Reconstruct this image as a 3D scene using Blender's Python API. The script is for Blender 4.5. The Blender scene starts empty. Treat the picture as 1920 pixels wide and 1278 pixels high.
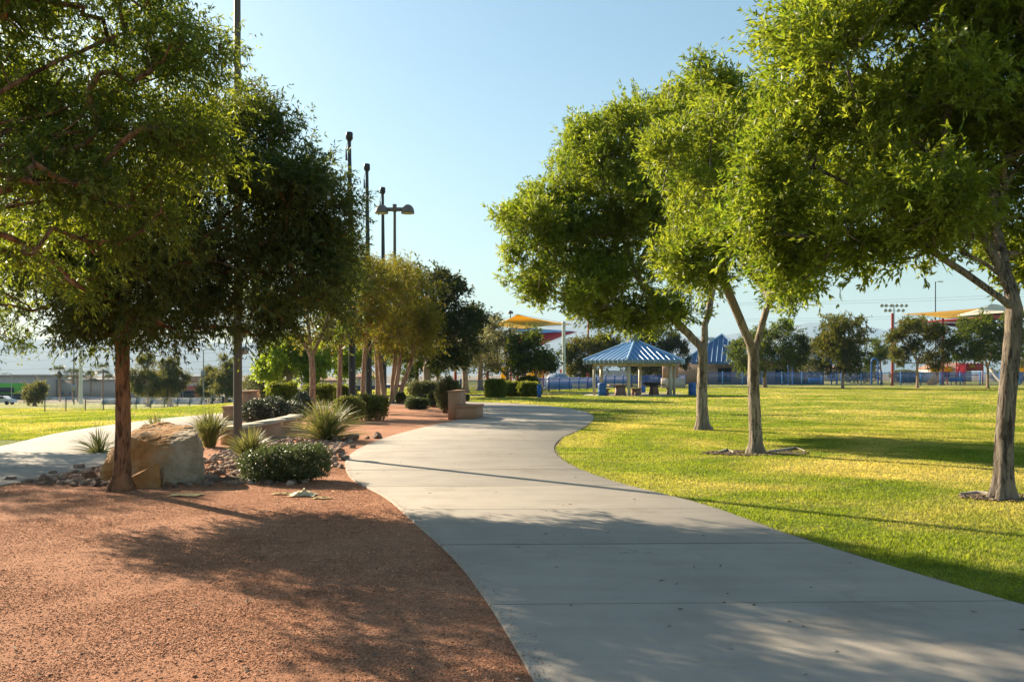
import bpy, bmesh, math, random
import numpy as np
from mathutils import Vector, noise as mnoise

# ------------------------------------------------------------------ camera
S = bpy.context.scene
W0, H0, F, HZ, EYE = 1920.0, 1278.0, 1706.67, 700.0, 1.6
cam = bpy.data.cameras.new("camera")
camo = bpy.data.objects.new("camera", cam)
S.collection.objects.link(camo)
cam.lens, cam.sensor_width, cam.sensor_fit = 32.0, 36.0, 'HORIZONTAL'
cam.shift_y = (HZ - H0 / 2) / W0
cam.clip_start, cam.clip_end = 0.1, 30000.0
camo.location = (0, 0, EYE)
camo.rotation_euler = (math.radians(90), 0, 0)
S.camera = camo
# ------------------------------------------------------------------ sky and sun
SUN_EL, SUN_ROT = math.radians(25.5), math.radians(-46.5)
world = bpy.data.worlds.new("World")
S.world = world
world.use_nodes = True
wn = world.node_tree
bg = wn.nodes["Background"]
sky = wn.nodes.new("ShaderNodeTexSky")
sky.sky_type = 'NISHITA'
sky.sun_disc = False
sky.sun_elevation, sky.sun_rotation = SUN_EL, SUN_ROT
sky.altitude, sky.air_density, sky.dust_density, sky.ozone_density = 600, 1.5, 1.9, 3.6
tint = wn.nodes.new("ShaderNodeMix"); tint.data_type = 'RGBA'; tint.blend_type = 'MULTIPLY'
tint.inputs[0].default_value = 1.0; tint.inputs[7].default_value = (0.93, 1.0, 0.95, 1)
wn.links.new(sky.outputs[0], tint.inputs[6])
wn.links.new(tint.outputs[2], bg.inputs[0])
bg.inputs[1].default_value = 0.054
sl = bpy.data.lights.new("sun", 'SUN')
sl.energy, sl.angle, sl.color = 5.0, math.radians(0.53), (1.0, 0.85, 0.64)
suno = bpy.data.objects.new("sun", sl)
S.collection.objects.link(suno)
sun_dir = Vector((math.sin(SUN_ROT) * math.cos(SUN_EL), math.cos(SUN_ROT) * math.cos(SUN_EL), math.sin(SUN_EL)))
suno.rotation_euler = (-sun_dir).to_track_quat('-Z', 'Y').to_euler()
suno.location = (-40, 40, 40)
vs = S.view_settings
vs.view_transform, vs.look, vs.gamma, vs.use_curve_mapping = 'Standard', 'None', 1.0, False
vs.exposure = 1.6
S.cycles.max_bounces = 8
S.cycles.transparent_max_bounces = 8
S.cycles.volume_bounces = 0
S.cycles.use_denoising = True

C = S.collection
R = math.radians

# ------------------------------------------------------------------ helpers
def zg(x, y):
    """height of the ground: level park, falling away to the left field"""
    x, y = np.asarray(x, float), np.asarray(y, float)
    s = np.clip((-x - 11.5) / 20.0, 0, 1)
    s = s * s * (3 - 2 * s)
    d = 0.026 * np.clip(y - 14, 0, 190)
    z = -d * s
    s2 = np.clip((y - 75) / 60.0, 0, 1) * np.clip((x + 25) / 10.0, 0, 1)
    return z + 0.05 * s2 * 0

def at(px, py, z=0.0):
    D = F * (EYE - z) / (py - HZ)
    return ((px - 960) / F * D, D)

def wx(px, D):
    return (px - 960) / F * D

def wz(py, D):
    return EYE + (HZ - py) / F * D

def link(name, data):
    o = bpy.data.objects.new(name, data)
    C.objects.link(o)
    return o

def tag(o, label=None, cat=None, group=None, kind=None):
    if label: o["label"] = label
    if cat: o["category"] = cat
    if group: o["group"] = group
    if kind: o["kind"] = kind
    return o

def thing(name, label, cat, loc, rz=0.0, group=None):
    o = link(name, None)
    o.location = loc
    o.rotation_euler = (0, 0, rz)
    o.empty_display_size = 0.3
    return tag(o, label, cat, group)

def dup(root, loc, rz=0.0, sc=1.0, label=None, group=None):
    r = root.copy(); C.objects.link(r)
    r.location = loc; r.rotation_euler = (0, 0, rz)
    r.scale = (sc, sc, sc) if not isinstance(sc, tuple) else sc
    if label: r["label"] = label
    if group: r["group"] = group
    for ch in root.children:
        c = ch.copy(); C.objects.link(c); c.parent = r
        for g in ch.children:
            d = g.copy(); C.objects.link(d); d.parent = c
    return r

class MB:
    def __init__(self):
        self.v, self.f, self.t, self.n = [], [], [], 0
    def add(self, v, f, tint=None, mi=0):
        v = np.asarray(v, dtype=np.float32).reshape(-1, 3)
        f = np.asarray(f, dtype=np.int32)
        self.v.append(v)
        self.f.append((f + self.n, mi))
        self.t.append(np.full(len(f), 0.5, np.float32) if tint is None else np.broadcast_to(np.asarray(tint, np.float32), (len(f),)))
        self.n += len(v)
        return self
    def box(self, c, s, rz=0.0, tint=None, taper=1.0, mi=0):
        x, y, z = s[0] / 2, s[1] / 2, s[2] / 2
        v = np.array([[-x, -y, -z], [x, -y, -z], [x, y, -z], [-x, y, -z], [-x * taper, -y * taper, z], [x * taper, -y * taper, z], [x * taper, y * taper, z], [-x * taper, y * taper, z]])
        ca, sa = math.cos(rz), math.sin(rz)
        v = v @ np.array([[ca, sa, 0], [-sa, ca, 0], [0, 0, 1]]) + np.array(c)
        return self.add(v, [[0, 3, 2, 1], [4, 5, 6, 7], [0, 1, 5, 4], [1, 2, 6, 5], [2, 3, 7, 6], [3, 0, 4, 7]], tint, mi)
    def tube(self, pts, rad, sides=8, cap=True, rough=0.0, rng=None, mi=0, ridge=None):
        P = np.asarray(pts, float); n = len(P)
        rad = np.broadcast_to(np.asarray(rad, float), (n,))
        T = np.gradient(P, axis=0); T /= np.maximum(np.linalg.norm(T, axis=1, keepdims=True), 1e-9)
        a = np.array([1.0, 0, 0]) if abs(T[0][0]) < 0.8 else np.array([0, 1.0, 0])
        rings = []
        u = np.cross(T[0], a); u /= np.linalg.norm(u)
        th = np.linspace(0, 2 * math.pi, sides, endpoint=False)
        for i in range(n):
            u = u - T[i] * np.dot(u, T[i]); u /= max(np.linalg.norm(u), 1e-9)
            w = np.cross(T[i], u)
            rr = rad[i]
            if rough and rng is not None:
                rr = rr * (1 + rough * rng.normal(size=sides))[:, None]
            if ridge is not None: rr = rr * (1 + ridge[i] * (np.sin(5 * th + 1.3) + 0.6 * np.sin(3 * th + 0.4 + i * 0.05) + 0.4 * np.sin(9 * th + i * 0.11)))[:, None]
            rings.append(P[i] + rr * (np.cos(th)[:, None] * u + np.sin(th)[:, None] * w))
        v = np.concatenate(rings)
        k = np.arange(sides); k2 = (k + 1) % sides
        f = np.concatenate([np.stack([i * sides + k, i * sides + k2, (i + 1) * sides + k2, (i + 1) * sides + k], 1) for i in range(n - 1)])
        self.add(v, f, None, mi)
        if cap:
            for ring, c in ((rings[0], P[0]), (rings[-1], P[-1])):
                self.add(np.vstack([ring, c[None]]), np.stack([k, k2, np.full(sides, sides)], 1), None, mi)
        return self
    def lathe(self, prof, c=(0, 0, 0), sides=24, mi=0):
        th = np.linspace(0, 2 * math.pi, sides, endpoint=False)
        v = np.concatenate([np.stack([r * np.cos(th), r * np.sin(th), np.full(sides, z)], 1) for r, z in prof]) + np.array(c)
        k = np.arange(sides); k2 = (k + 1) % sides
        f = np.concatenate([np.stack([i * sides + k, i * sides + k2, (i + 1) * sides + k2, (i + 1) * sides + k], 1) for i in range(len(prof) - 1)])
        return self.add(v, f, None, mi)
    def poly(self, v, tint=None, mi=0):
        return self.add(v, [list(range(len(v)))], tint, mi)
    def build(self, name, mats, parent=None, smooth=False):
        me = bpy.data.meshes.new(name)
        V = np.concatenate(self.v)
        me.vertices.add(len(V)); me.vertices.foreach_set("co", V.ravel())
        tot = np.concatenate([np.full(len(f), f.shape[1], np.int32) for f, _ in self.f])
        idx = np.concatenate([f.ravel() for f, _ in self.f])
        me.loops.add(len(idx)); me.loops.foreach_set("vertex_index", idx)
        me.polygons.add(len(tot))
        st = np.zeros(len(tot), np.int32); st[1:] = np.cumsum(tot)[:-1]
        me.polygons.foreach_set("loop_start", st); me.polygons.foreach_set("loop_total", tot)
        mi = np.concatenate([np.full(len(f), m, np.int32) for f, m in self.f])
        me.polygons.foreach_set("material_index", mi)
        if smooth: me.polygons.foreach_set("use_smooth", np.ones(len(tot), bool))
        at_ = me.attributes.new("tint", 'FLOAT', 'FACE')
        at_.data.foreach_set("value", np.concatenate(self.t))
        me.update(calc_edges=True); me.validate()
        for m in (mats if isinstance(mats, (list, tuple)) else [mats]): me.materials.append(m)
        o = link(name, me)
        if parent is not None: o.parent = parent
        return o

# ------------------------------------------------------------------ materials
def nodes(name):
    m = bpy.data.materials.new(name); m.use_nodes = True
    nt = m.node_tree
    return m, nt, nt.nodes["Principled BSDF"]

def nz(nt, vec, scale, detail=4, rough=0.55, dist=0.0):
    n = nt.nodes.new("ShaderNodeTexNoise")
    n.inputs["Scale"].default_value = scale; n.inputs["Detail"].default_value = detail
    n.inputs["Roughness"].default_value = rough; n.inputs["Distortion"].default_value = dist
    if vec is not None: nt.links.new(vec, n.inputs["Vector"])
    return n.outputs["Fac"]

def ramp(nt, fac, stops):
    r = nt.nodes.new("ShaderNodeValToRGB")
    while len(r.color_ramp.elements) < len(stops): r.color_ramp.elements.new(0.5)
    for e, (p, c) in zip(r.color_ramp.elements, stops):
        e.position = p; e.color = (*c, 1) if len(c) == 3 else c
    nt.links.new(fac, r.inputs[0])
    return r.outputs[0]

def mixc(nt, fac, a, b, mode='MIX'):
    m = nt.nodes.new("ShaderNodeMix"); m.data_type = 'RGBA'; m.blend_type = mode
    for s, val in ((0, fac), (6, a), (7, b)):
        if isinstance(val, (int, float)): m.inputs[s].default_value = val
        elif isinstance(val, tuple): m.inputs[s].default_value = (*val, 1)
        else: nt.links.new(val, m.inputs[s])
    return m.outputs[2]

def objco(nt, scale=(1, 1, 1)):
    t = nt.nodes.new("ShaderNodeTexCoord")
    mp = nt.nodes.new("ShaderNodeMapping"); mp.inputs["Scale"].default_value = scale
    nt.links.new(t.outputs["Object"], mp.inputs[0])
    return mp.outputs[0]

def bump(nt, bs, h, strength=0.4, dist=0.02):
    b = nt.nodes.new("ShaderNodeBump"); b.inputs["Strength"].default_value = strength; b.inputs["Distance"].default_value = dist
    nt.links.new(h, b.inputs["Height"]); nt.links.new(b.outputs[0], bs.inputs["Normal"])

def pm(name, c1, c2=None, scale=8.0, rough=0.7, bmp=0.0, metal=0.0, spec=0.4, bdist=0.01, stretch=(1, 1, 1)):
    m, nt, bs = nodes(name)
    c2 = c2 or tuple(x * 0.8 for x in c1)
    v = objco(nt, stretch)
    n = nz(nt, v, scale)
    nt.links.new(ramp(nt, n, [(0.3, c2), (0.7, c1)]), bs.inputs["Base Color"])
    bs.inputs["Roughness"].default_value = rough; bs.inputs["Metallic"].default_value = metal
    bs.inputs["Specular IOR Level"].default_value = spec
    if bmp: bump(nt, bs, nz(nt, v, scale * 3), bmp, bdist)
    return m

def leafmat(name, ca, cb, ta, tb, trans=0.45, rough=0.5, odd=None, oddp=0.9, gloss=0.35, clump=0.7):
    """two-sided leaf: reflects ca..cb, lets light through as ta..tb, per-leaf tint"""
    m, nt, bs = nodes(name)
    a = nt.nodes.new("ShaderNodeAttribute"); a.attribute_name = "tint"; a.attribute_type = 'GEOMETRY'
    fac = a.outputs["Fac"]
    cn = nz(nt, objco(nt), clump, 2)
    ad = nt.nodes.new("ShaderNodeMath"); ad.operation = 'MULTIPLY_ADD'
    nt.links.new(cn, ad.inputs[0]); ad.inputs[1].default_value = 0.9; nt.links.new(fac, ad.inputs[2])
    sb = nt.nodes.new("ShaderNodeMath"); sb.operation = 'SUBTRACT'; sb.use_clamp = True
    nt.links.new(ad.outputs[0], sb.inputs[0]); sb.inputs[1].default_value = 0.45
    st = [(0.0, ca), (0.85, cb)]; st2 = [(0.0, ta), (0.85, tb)]
    if odd:
        st += [(oddp, cb), (min(oddp + 0.04, 1), odd)]; st2 += [(oddp, tb), (min(oddp + 0.04, 1), tuple(min(1, x * 2) for x in odd))]
        st[1] = (oddp - 0.05, cb); st2[1] = (oddp - 0.05, tb)
    rc, tc = ramp(nt, sb.outputs[0], st), ramp(nt, sb.outputs[0], st2)
    nt.links.new(rc, bs.inputs["Base Color"]); bs.inputs["Roughness"].default_value = rough
    bs.inputs["Specular IOR Level"].default_value = gloss
    tr = nt.nodes.new("ShaderNodeBsdfTranslucent"); nt.links.new(tc, tr.inputs[0])
    mx = nt.nodes.new("ShaderNodeMixShader"); mx.inputs[0].default_value = trans
    nt.links.new(bs.outputs[0], mx.inputs[1]); nt.links.new(tr.outputs[0], mx.inputs[2])
    nt.links.new(mx.outputs[0], nt.nodes["Material Output"].inputs[0])
    return m

def barkmat(name, light, dark, patch, pscale=3.0, fiss=0.5):
    m, nt, bs = nodes(name)
    v = objco(nt, (1, 1, 0.18)); v2 = objco(nt, (1, 1, 0.45))
    f = nz(nt, v, 22, 6, 0.7, 0.8)
    base = ramp(nt, f, [(0.40, dark), (0.44 + 0.14 * fiss, light), (0.8, tuple(min(1, x * 1.25) for x in light))])
    st = ramp(nt, nz(nt, objco(nt, (1, 1, 0.10)), 7, 4, 0.6, 0.4), [(0.36, (0.35, 0.31, 0.28)), (0.5, (1, 1, 1))])
    base = mixc(nt, 0.9, base, st, 'MULTIPLY')
    p = ramp(nt, nz(nt, v2, pscale, 4, 0.6), [(0.5, (0, 0, 0)), (0.62, (1, 1, 1))])
    nt.links.new(mixc(nt, p, base, patch), bs.inputs["Base Color"])
    bs.inputs["Roughness"].default_value = 0.9; bs.inputs["Specular IOR Level"].default_value = 0.2
    bump(nt, bs, f, 0.9, 0.03)
    return m

def lawn_colour(nt, v):
    """mown grass with straw patches, by place on the ground"""
    big = nz(nt, v, 0.21, 5, 0.65, 0.8); mid = nz(nt, v, 0.9, 4, 0.6); fine = nz(nt, v, 9, 3, 0.7)
    g = ramp(nt, mid, [(0.3, (0.115, 0.165, 0.020)), (0.7, (0.215, 0.245, 0.034))])
    y = ramp(nt, mid, [(0.3, (0.33, 0.285, 0.09)), (0.7, (0.47, 0.385, 0.165))])
    mk = ramp(nt, big, [(0.44, (0, 0, 0)), (0.62, (1, 1, 1))])
    c = mixc(nt, mk, g, y)
    return mixc(nt, 0.55, c, ramp(nt, fine, [(0.3, (0.45, 0.45, 0.45)), (0.7, (1.5, 1.5, 1.4))]), 'MULTIPLY')

def lawnmat():
    m, nt, bs = nodes("lawn_ground")
    v = objco(nt)
    c = lawn_colour(nt, v)
    sx = nt.nodes.new("ShaderNodeSeparateXYZ"); nt.links.new(v, sx.inputs[0])
    far = nt.nodes.new("ShaderNodeMapRange"); far.inputs[1].default_value = 170; far.inputs[2].default_value = 215
    nt.links.new(sx.outputs[1], far.inputs[0])
    dirt = ramp(nt, nz(nt, v, 0.02, 4), [(0.3, (0.16, 0.13, 0.10)), (0.7, (0.26, 0.22, 0.17))])
    nt.links.new(mixc(nt, far.outputs[0], c, dirt), bs.inputs["Base Color"])
    bs.inputs["Roughness"].default_value = 0.95; bs.inputs["Specular IOR Level"].default_value = 0.1
    bump(nt, bs, nz(nt, v, 22, 4, 0.75), 1.0, 0.05)
    return m

def blademat():
    m, nt, bs = nodes("grass_blade")
    c = lawn_colour(nt, objco(nt))
    a = nt.nodes.new("ShaderNodeAttribute"); a.attribute_name = "tint"
    k = ramp(nt, a.outputs["Fac"], [(0.0, (0.72, 0.76, 0.65)), (0.85, (1.12, 1.1, 1.03)), (1.0, (1.4, 1.28, 1.1))])
    c = mixc(nt, 1.0, c, k, 'MULTIPLY')
    nt.links.new(c, bs.inputs["Base Color"]); bs.inputs["Roughness"].default_value = 0.6
    bs.inputs["Specular IOR Level"].default_value = 0.25
    tr = nt.nodes.new("ShaderNodeBsdfTranslucent")
    nt.links.new(mixc(nt, 1.0, c, (1.9, 1.9, 1.0), 'MULTIPLY'), tr.inputs[0])
    mx = nt.nodes.new("ShaderNodeMixShader"); mx.inputs[0].default_value = 0.5
    nt.links.new(bs.outputs[0], mx.inputs[1]); nt.links.new(tr.outputs[0], mx.inputs[2])
    nt.links.new(mx.outputs[0], nt.nodes["Material Output"].inputs[0])
    return m

def concrete(name, c, stain=0.82):
    m, nt, bs = nodes(name)
    v = objco(nt)
    b = ramp(nt, nz(nt, v, 1.1, 5, 0.62), [(0.25, tuple(x * stain for x in c)), (0.55, c), (0.8, tuple(x * 1.06 for x in c))])
    st = nz(nt, objco(nt, (0.35, 2.2, 1)), 1.6, 4, 0.6)
    b = mixc(nt, 0.5, b, ramp(nt, st, [(0.3, (0.86, 0.85, 0.83)), (0.6, (1.04, 1.04, 1.04))]), 'MULTIPLY')
    sp = ramp(nt, nz(nt, v, 70, 3, 0.7), [(0.26, (0.55, 0.55, 0.55)), (0.40, (1, 1, 1)), (0.8, (1.1, 1.1, 1.1))])
    vo = nt.nodes.new("ShaderNodeTexVoronoi"); vo.inputs["Scale"].default_value = 3.2; nt.links.new(v, vo.inputs["Vector"])
    spot = ramp(nt, vo.outputs["Distance"], [(0.014, (0.40, 0.37, 0.34)), (0.03, (1, 1, 1))])
    b = mixc(nt, 0.6, b, sp, 'MULTIPLY'); b = mixc(nt, 0.8, b, spot, 'MULTIPLY')
    cv = nt.nodes.new("ShaderNodeTexVoronoi"); cv.feature = 'DISTANCE_TO_EDGE'; cv.inputs["Scale"].default_value = 0.33
    dw = nt.nodes.new("ShaderNodeVectorMath"); dw.operation = 'ADD'; cn = nt.nodes.new("ShaderNodeTexNoise"); cn.inputs["Scale"].default_value = 2.5; cn.inputs["Detail"].default_value = 5
    nt.links.new(v, cn.inputs["Vector"]); nt.links.new(v, dw.inputs[0]); nt.links.new(cn.outputs["Color"], dw.inputs[1]); nt.links.new(dw.outputs[0], cv.inputs["Vector"])
    crack = ramp(nt, cv.outputs["Distance"], [(0.0, (0.35, 0.33, 0.31)), (0.0035, (1, 1, 1))])
    msk = ramp(nt, nz(nt, v, 0.35, 2), [(0.56, (0, 0, 0)), (0.6, (1, 1, 1))])
    b = mixc(nt, msk, b, mixc(nt, 1.0, b, crack, 'MULTIPLY'))
    blot = ramp(nt, nz(nt, v, 0.55, 6, 0.7, 0.6), [(0.56, (1, 1, 1)), (0.70, (0.76, 0.74, 0.71))])
    b = mixc(nt, 0.9, b, blot, 'MULTIPLY')
    at_ = nt.nodes.new("ShaderNodeAttribute"); at_.attribute_name = "tint"
    b = mixc(nt, 1.0, b, ramp(nt, at_.outputs["Fac"], [(0, (0.80, 0.81, 0.83)), (1, (1.14, 1.12, 1.09))]), 'MULTIPLY')
    nt.links.new(b, bs.inputs["Base Color"]); bs.inputs["Roughness"].default_value = 0.85
    bs.inputs["Specular IOR Level"].default_value = 0.25
    bump(nt, bs, nz(nt, v, 120, 4, 0.7), 0.35, 0.004)
    return m

def rockmat(name, cols, scale=2.0):
    m, nt, bs = nodes(name)
    v = objco(nt)
    a = nt.nodes.new("ShaderNodeAttribute"); a.attribute_name = "tint"
    b = ramp(nt, nz(nt, v, scale, 5, 0.65, 0.3), [(0.3, cols[0]), (0.5, cols[1]), (0.68, cols[2])])
    b = mixc(nt, 0.85, b, ramp(nt, a.outputs["Fac"], [(0, (0.55, 0.5, 0.48)), (0.5, (0.95, 0.92, 0.9)), (1, (1.45, 1.4, 1.35))]), 'MULTIPLY')
    nt.links.new(b, bs.inputs["Base Color"]); bs.inputs["Roughness"].default_value = 0.92
    bs.inputs["Specular IOR Level"].default_value = 0.2
    bump(nt, bs, nz(nt, v, scale * 5, 8, 0.75, 0.5), 1.0, 0.05)
    return m

def bouldermat():
    m = rockmat("boulder_stone", ((0.32, 0.14, 0.04), (0.52, 0.28, 0.11), (0.50, 0.38, 0.25)), 2.4)
    nt = m.node_tree; bs = nt.nodes["Principled BSDF"]; src = bs.inputs["Base Color"].links[0].from_socket
    v = objco(nt); sx_ = nt.nodes.new("ShaderNodeSeparateXYZ"); nt.links.new(v, sx_.inputs[0])
    ad = nt.nodes.new("ShaderNodeMath"); ad.operation = 'MULTIPLY_ADD'; nt.links.new(nz(nt, v, 3.5, 5, 0.65), ad.inputs[0]); ad.inputs[1].default_value = 0.5; nt.links.new(sx_.outputs[0], ad.inputs[2])
    k = ramp(nt, ad.outputs[0], [(0.42, (0, 0, 0)), (0.55, (1, 1, 1))])
    grey = ramp(nt, nz(nt, v, 4, 6, 0.7), [(0.35, (0.36, 0.28, 0.18)), (0.6, (0.56, 0.46, 0.34))])
    g = nt.nodes.new("ShaderNodeNewGeometry"); sz_ = nt.nodes.new("ShaderNodeSeparateXYZ"); nt.links.new(v, sz_.inputs[0])
    nt.links.new(mixc(nt, k, src, grey), bs.inputs["Base Color"])
    return m

def gravelmat(name, k=1.0):
    m, nt, bs = nodes(name)
    v = objco(nt)
    big = nz(nt, v, 0.7, 4, 0.6); fine = nz(nt, v, 60, 4, 0.8); mid = nz(nt, v, 6, 4, 0.7)
    b = ramp(nt, big, [(0.3, (0.245 * k, 0.110 * k, 0.058 * k)), (0.7, (0.33 * k, 0.165 * k, 0.095 * k))])
    b = mixc(nt, 0.8, b, ramp(nt, fine, [(0.33, (0.40, 0.38, 0.38)), (0.5, (0.95, 0.95, 0.95)), (0.68, (1.5, 1.45, 1.4))]), 'MULTIPLY')
    b = mixc(nt, 0.6, b, ramp(nt, mid, [(0.3, (0.65, 0.62, 0.6)), (0.65, (1.15, 1.15, 1.15))]), 'MULTIPLY')
    a = nt.nodes.new("ShaderNodeAttribute"); a.attribute_name = "tint"
    b = mixc(nt, 1.0, b, ramp(nt, a.outputs["Fac"], [(0, (0.55, 0.5, 0.5)), (0.5, (1, 1, 1)), (0.93, (1.35, 1.35, 1.35)), (1.0, (2.2, 2.7, 3.2))]), 'MULTIPLY')
    nt.links.new(b, bs.inputs["Base Color"]); bs.inputs["Roughness"].default_value = 0.95
    bs.inputs["Specular IOR Level"].default_value = 0.15
    bump(nt, bs, nz(nt, v, 45, 5, 0.8), 1.0, 0.03)
    return m

def thinmat(name, c, t, trans=0.5, rough=0.6):
    m, nt, bs = nodes(name)
    nt.links.new(ramp(nt, nz(nt, objco(nt), 0.6, 4), [(0.3, tuple(x * 0.85 for x in c)), (0.7, c)]), bs.inputs["Base Color"]); bs.inputs["Roughness"].default_value = rough
    tr = nt.nodes.new("ShaderNodeBsdfTranslucent"); tr.inputs[0].default_value = (*t, 1)
    mx = nt.nodes.new("ShaderNodeMixShader"); mx.inputs[0].default_value = trans
    nt.links.new(bs.outputs[0], mx.inputs[1]); nt.links.new(tr.outputs[0], mx.inputs[2]); nt.links.new(mx.outputs[0], nt.nodes["Material Output"].inputs[0])
    return m

M = {}
M['lawn'] = lawnmat(); M['blade'] = blademat()
M['path'] = concrete("pale_concrete", (0.355, 0.312, 0.258))
M['joint'] = pm("joint_dirt", (0.16, 0.115, 0.07), (0.06, 0.05, 0.04), 14, 0.95)
M['gravel'] = gravelmat("red_gravel", 1.75); M['pebble'] = gravelmat("red_pebbles", 2.3)
M['cobble'] = rockmat("river_rock", ((0.24, 0.15, 0.11), (0.40, 0.29, 0.22), (0.52, 0.42, 0.34)), 5)
M['boulder_o'] = rockmat("boulder_stone", ((0.30, 0.13, 0.035), (0.46, 0.25, 0.10), (0.40, 0.31, 0.22)), 1.9)
M['bark_red'] = barkmat("red_brown_bark", (0.25, 0.135, 0.075), (0.07, 0.035, 0.02), (0.34, 0.17, 0.085), 5, 0.6)
M['bark_pale'] = barkmat("pale_bark", (0.36, 0.30, 0.225), (0.10, 0.075, 0.055), (0.25, 0.20, 0.15), 2.2, 0.45)
M['bark_grey'] = barkmat("grey_furrowed_bark", (0.23, 0.19, 0.15), (0.045, 0.036, 0.03), (0.29, 0.23, 0.17), 2.2, 0.7)
M['bark_tan'] = barkmat("tan_bark", (0.40, 0.28, 0.20), (0.2, 0.13, 0.09), (0.30, 0.2, 0.14), 3, 0.5)
M['leaf_ash'] = leafmat("ash_leaf", (0.060, 0.110, 0.012), (0.185, 0.220, 0.022), (0.17, 0.29, 0.014), (0.48, 0.52, 0.035), 0.45)
M['leaf_sumac'] = leafmat("sumac_leaf", (0.030, 0.058, 0.020), (0.085, 0.105, 0.028), (0.08, 0.13, 0.014), (0.27, 0.30, 0.025), 0.38, odd=(0.13, 0.07, 0.02), oddp=0.94)  # darker, less translucent copy: the shaded crown is put into the leaf colour
M['leaf_sumac_lit'] = leafmat('sumac_leaf_lit', (0.030, 0.062, 0.018), (0.090, 0.120, 0.026), (0.15, 0.24, 0.014), (0.46, 0.50, 0.03), 0.46)  # brighter copy of the sumac leaf, backlit glow put into its colour
M['leaf_dark'] = leafmat("dark_leaf", (0.016, 0.030, 0.010), (0.045, 0.058, 0.014), (0.05, 0.07, 0.010), (0.16, 0.16, 0.02), 0.3, odd=(0.12, 0.06, 0.02), oddp=0.93, gloss=0.12)
M['leaf_olive'] = leafmat("olive_leaf", (0.070, 0.085, 0.014), (0.20, 0.185, 0.028), (0.19, 0.21, 0.018), (0.44, 0.36, 0.025), 0.42, odd=(0.30, 0.12, 0.02), oddp=0.9, gloss=0.15)
M['leaf_mid'] = leafmat("mid_green_leaf", (0.03, 0.055, 0.010), (0.085, 0.115, 0.014), (0.08, 0.14, 0.010), (0.24, 0.27, 0.02), 0.38, gloss=0.1)
M['leaf_russet'] = leafmat("russet_leaf", (0.030, 0.050, 0.010), (0.085, 0.095, 0.014), (0.09, 0.12, 0.010), (0.28, 0.25, 0.02), 0.38, odd=(0.16, 0.075, 0.015), oddp=0.92, gloss=0.1)
M['leaf_bright'] = leafmat("bright_leaf", (0.09, 0.16, 0.012), (0.17, 0.24, 0.018), (0.30, 0.45, 0.02), (0.55, 0.62, 0.04), 0.5)
M['leaf_greygreen'] = leafmat("grey_green_leaf", (0.10, 0.105, 0.05), (0.21, 0.195, 0.085), (0.2, 0.2, 0.06), (0.36, 0.33, 0.1), 0.35)
M['leaf_pine'] = leafmat("pine_needles", (0.075, 0.095, 0.028), (0.19, 0.18, 0.05), (0.14, 0.16, 0.03), (0.34, 0.30, 0.05), 0.38, gloss=0.1)
M['leaf_rosemary'] = leafmat("rosemary_leaf", (0.030, 0.050, 0.012), (0.090, 0.120, 0.035), (0.07, 0.11, 0.02), (0.2, 0.25, 0.05), 0.3, 0.4, odd=(0.42, 0.42, 0.34), oddp=0.94, gloss=0.7)  # odd pale leaves: glossy light flecks put into the leaf colour
M['leaf_hedge'] = leafmat("hedge_leaf", (0.085, 0.115, 0.016), (0.21, 0.22, 0.03), (0.2, 0.26, 0.02), (0.44, 0.44, 0.04), 0.42, gloss=0.15)
M['leaf_olive_bush'] = leafmat('olive_bush_leaf', (0.10, 0.12, 0.035), (0.25, 0.245, 0.07), (0.2, 0.24, 0.04), (0.44, 0.42, 0.08), 0.4, gloss=0.15)
M['leaf_glint'] = leafmat('glint_bush_leaf', (0.03, 0.045, 0.02), (0.10, 0.115, 0.06), (0.05, 0.075, 0.02), (0.14, 0.17, 0.05), 0.2, 0.38, odd=(0.5, 0.5, 0.44), oddp=0.78, gloss=0.7)  # many pale odd leaves paint in sun glinting off the glossy top
M['leaf_sage'] = leafmat("sage_leaf", (0.07, 0.08, 0.03), (0.17, 0.17, 0.08), (0.14, 0.15, 0.04), (0.28, 0.27, 0.09), 0.32, gloss=0.15)
M['leaf_grass'] = leafmat("deer_grass_blade", (0.10, 0.13, 0.035), (0.235, 0.245, 0.075), (0.18, 0.2, 0.04), (0.36, 0.34, 0.09), 0.35, odd=(0.38, 0.28, 0.12), oddp=0.9, clump=2)
M['leaf_palm'] = leafmat("palm_leaf", (0.07, 0.085, 0.03), (0.15, 0.15, 0.05), (0.1, 0.12, 0.03), (0.2, 0.2, 0.05), 0.25)
M['tan_wall'] = pm("tan_concrete", (0.46, 0.25, 0.145), (0.39, 0.21, 0.12), 5, 0.9, 0.4)
M['sunlit_wall'] = pm("sunlit_concrete", (0.50, 0.42, 0.31), (0.42, 0.35, 0.25), 6, 0.9, 0.5)  # paler than the tan concrete: sunlight painted onto the wall top
M['pole_brown'] = pm("bronze_pole_paint", (0.105, 0.085, 0.070), (0.085, 0.068, 0.055), 3, 0.45, stretch=(1, 1, 0.1))
M['pole_black'] = pm("black_pole_paint", (0.018, 0.02, 0.028), None, 3, 0.35)
M['pole_grey'] = pm("galvanised_steel", (0.36, 0.37, 0.38), (0.28, 0.29, 0.30), 4, 0.5, 0, 0.4)
M['lamp_bronze'] = pm("lamp_bronze", (0.16, 0.135, 0.12), None, 4, 0.5)
M['white_mast'] = pm("white_mast_paint", (0.62, 0.62, 0.56), None, 2, 0.5)
M['red_paint'] = pm("red_paint", (0.42, 0.045, 0.035), (0.34, 0.04, 0.03), 2, 0.5)
M['blue_paint'] = pm("blue_paint", (0.03, 0.13, 0.42), (0.025, 0.11, 0.36), 3, 0.45)
M['blue_light'] = pm("light_blue_paint", (0.05, 0.22, 0.55), None, 3, 0.5)
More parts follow.
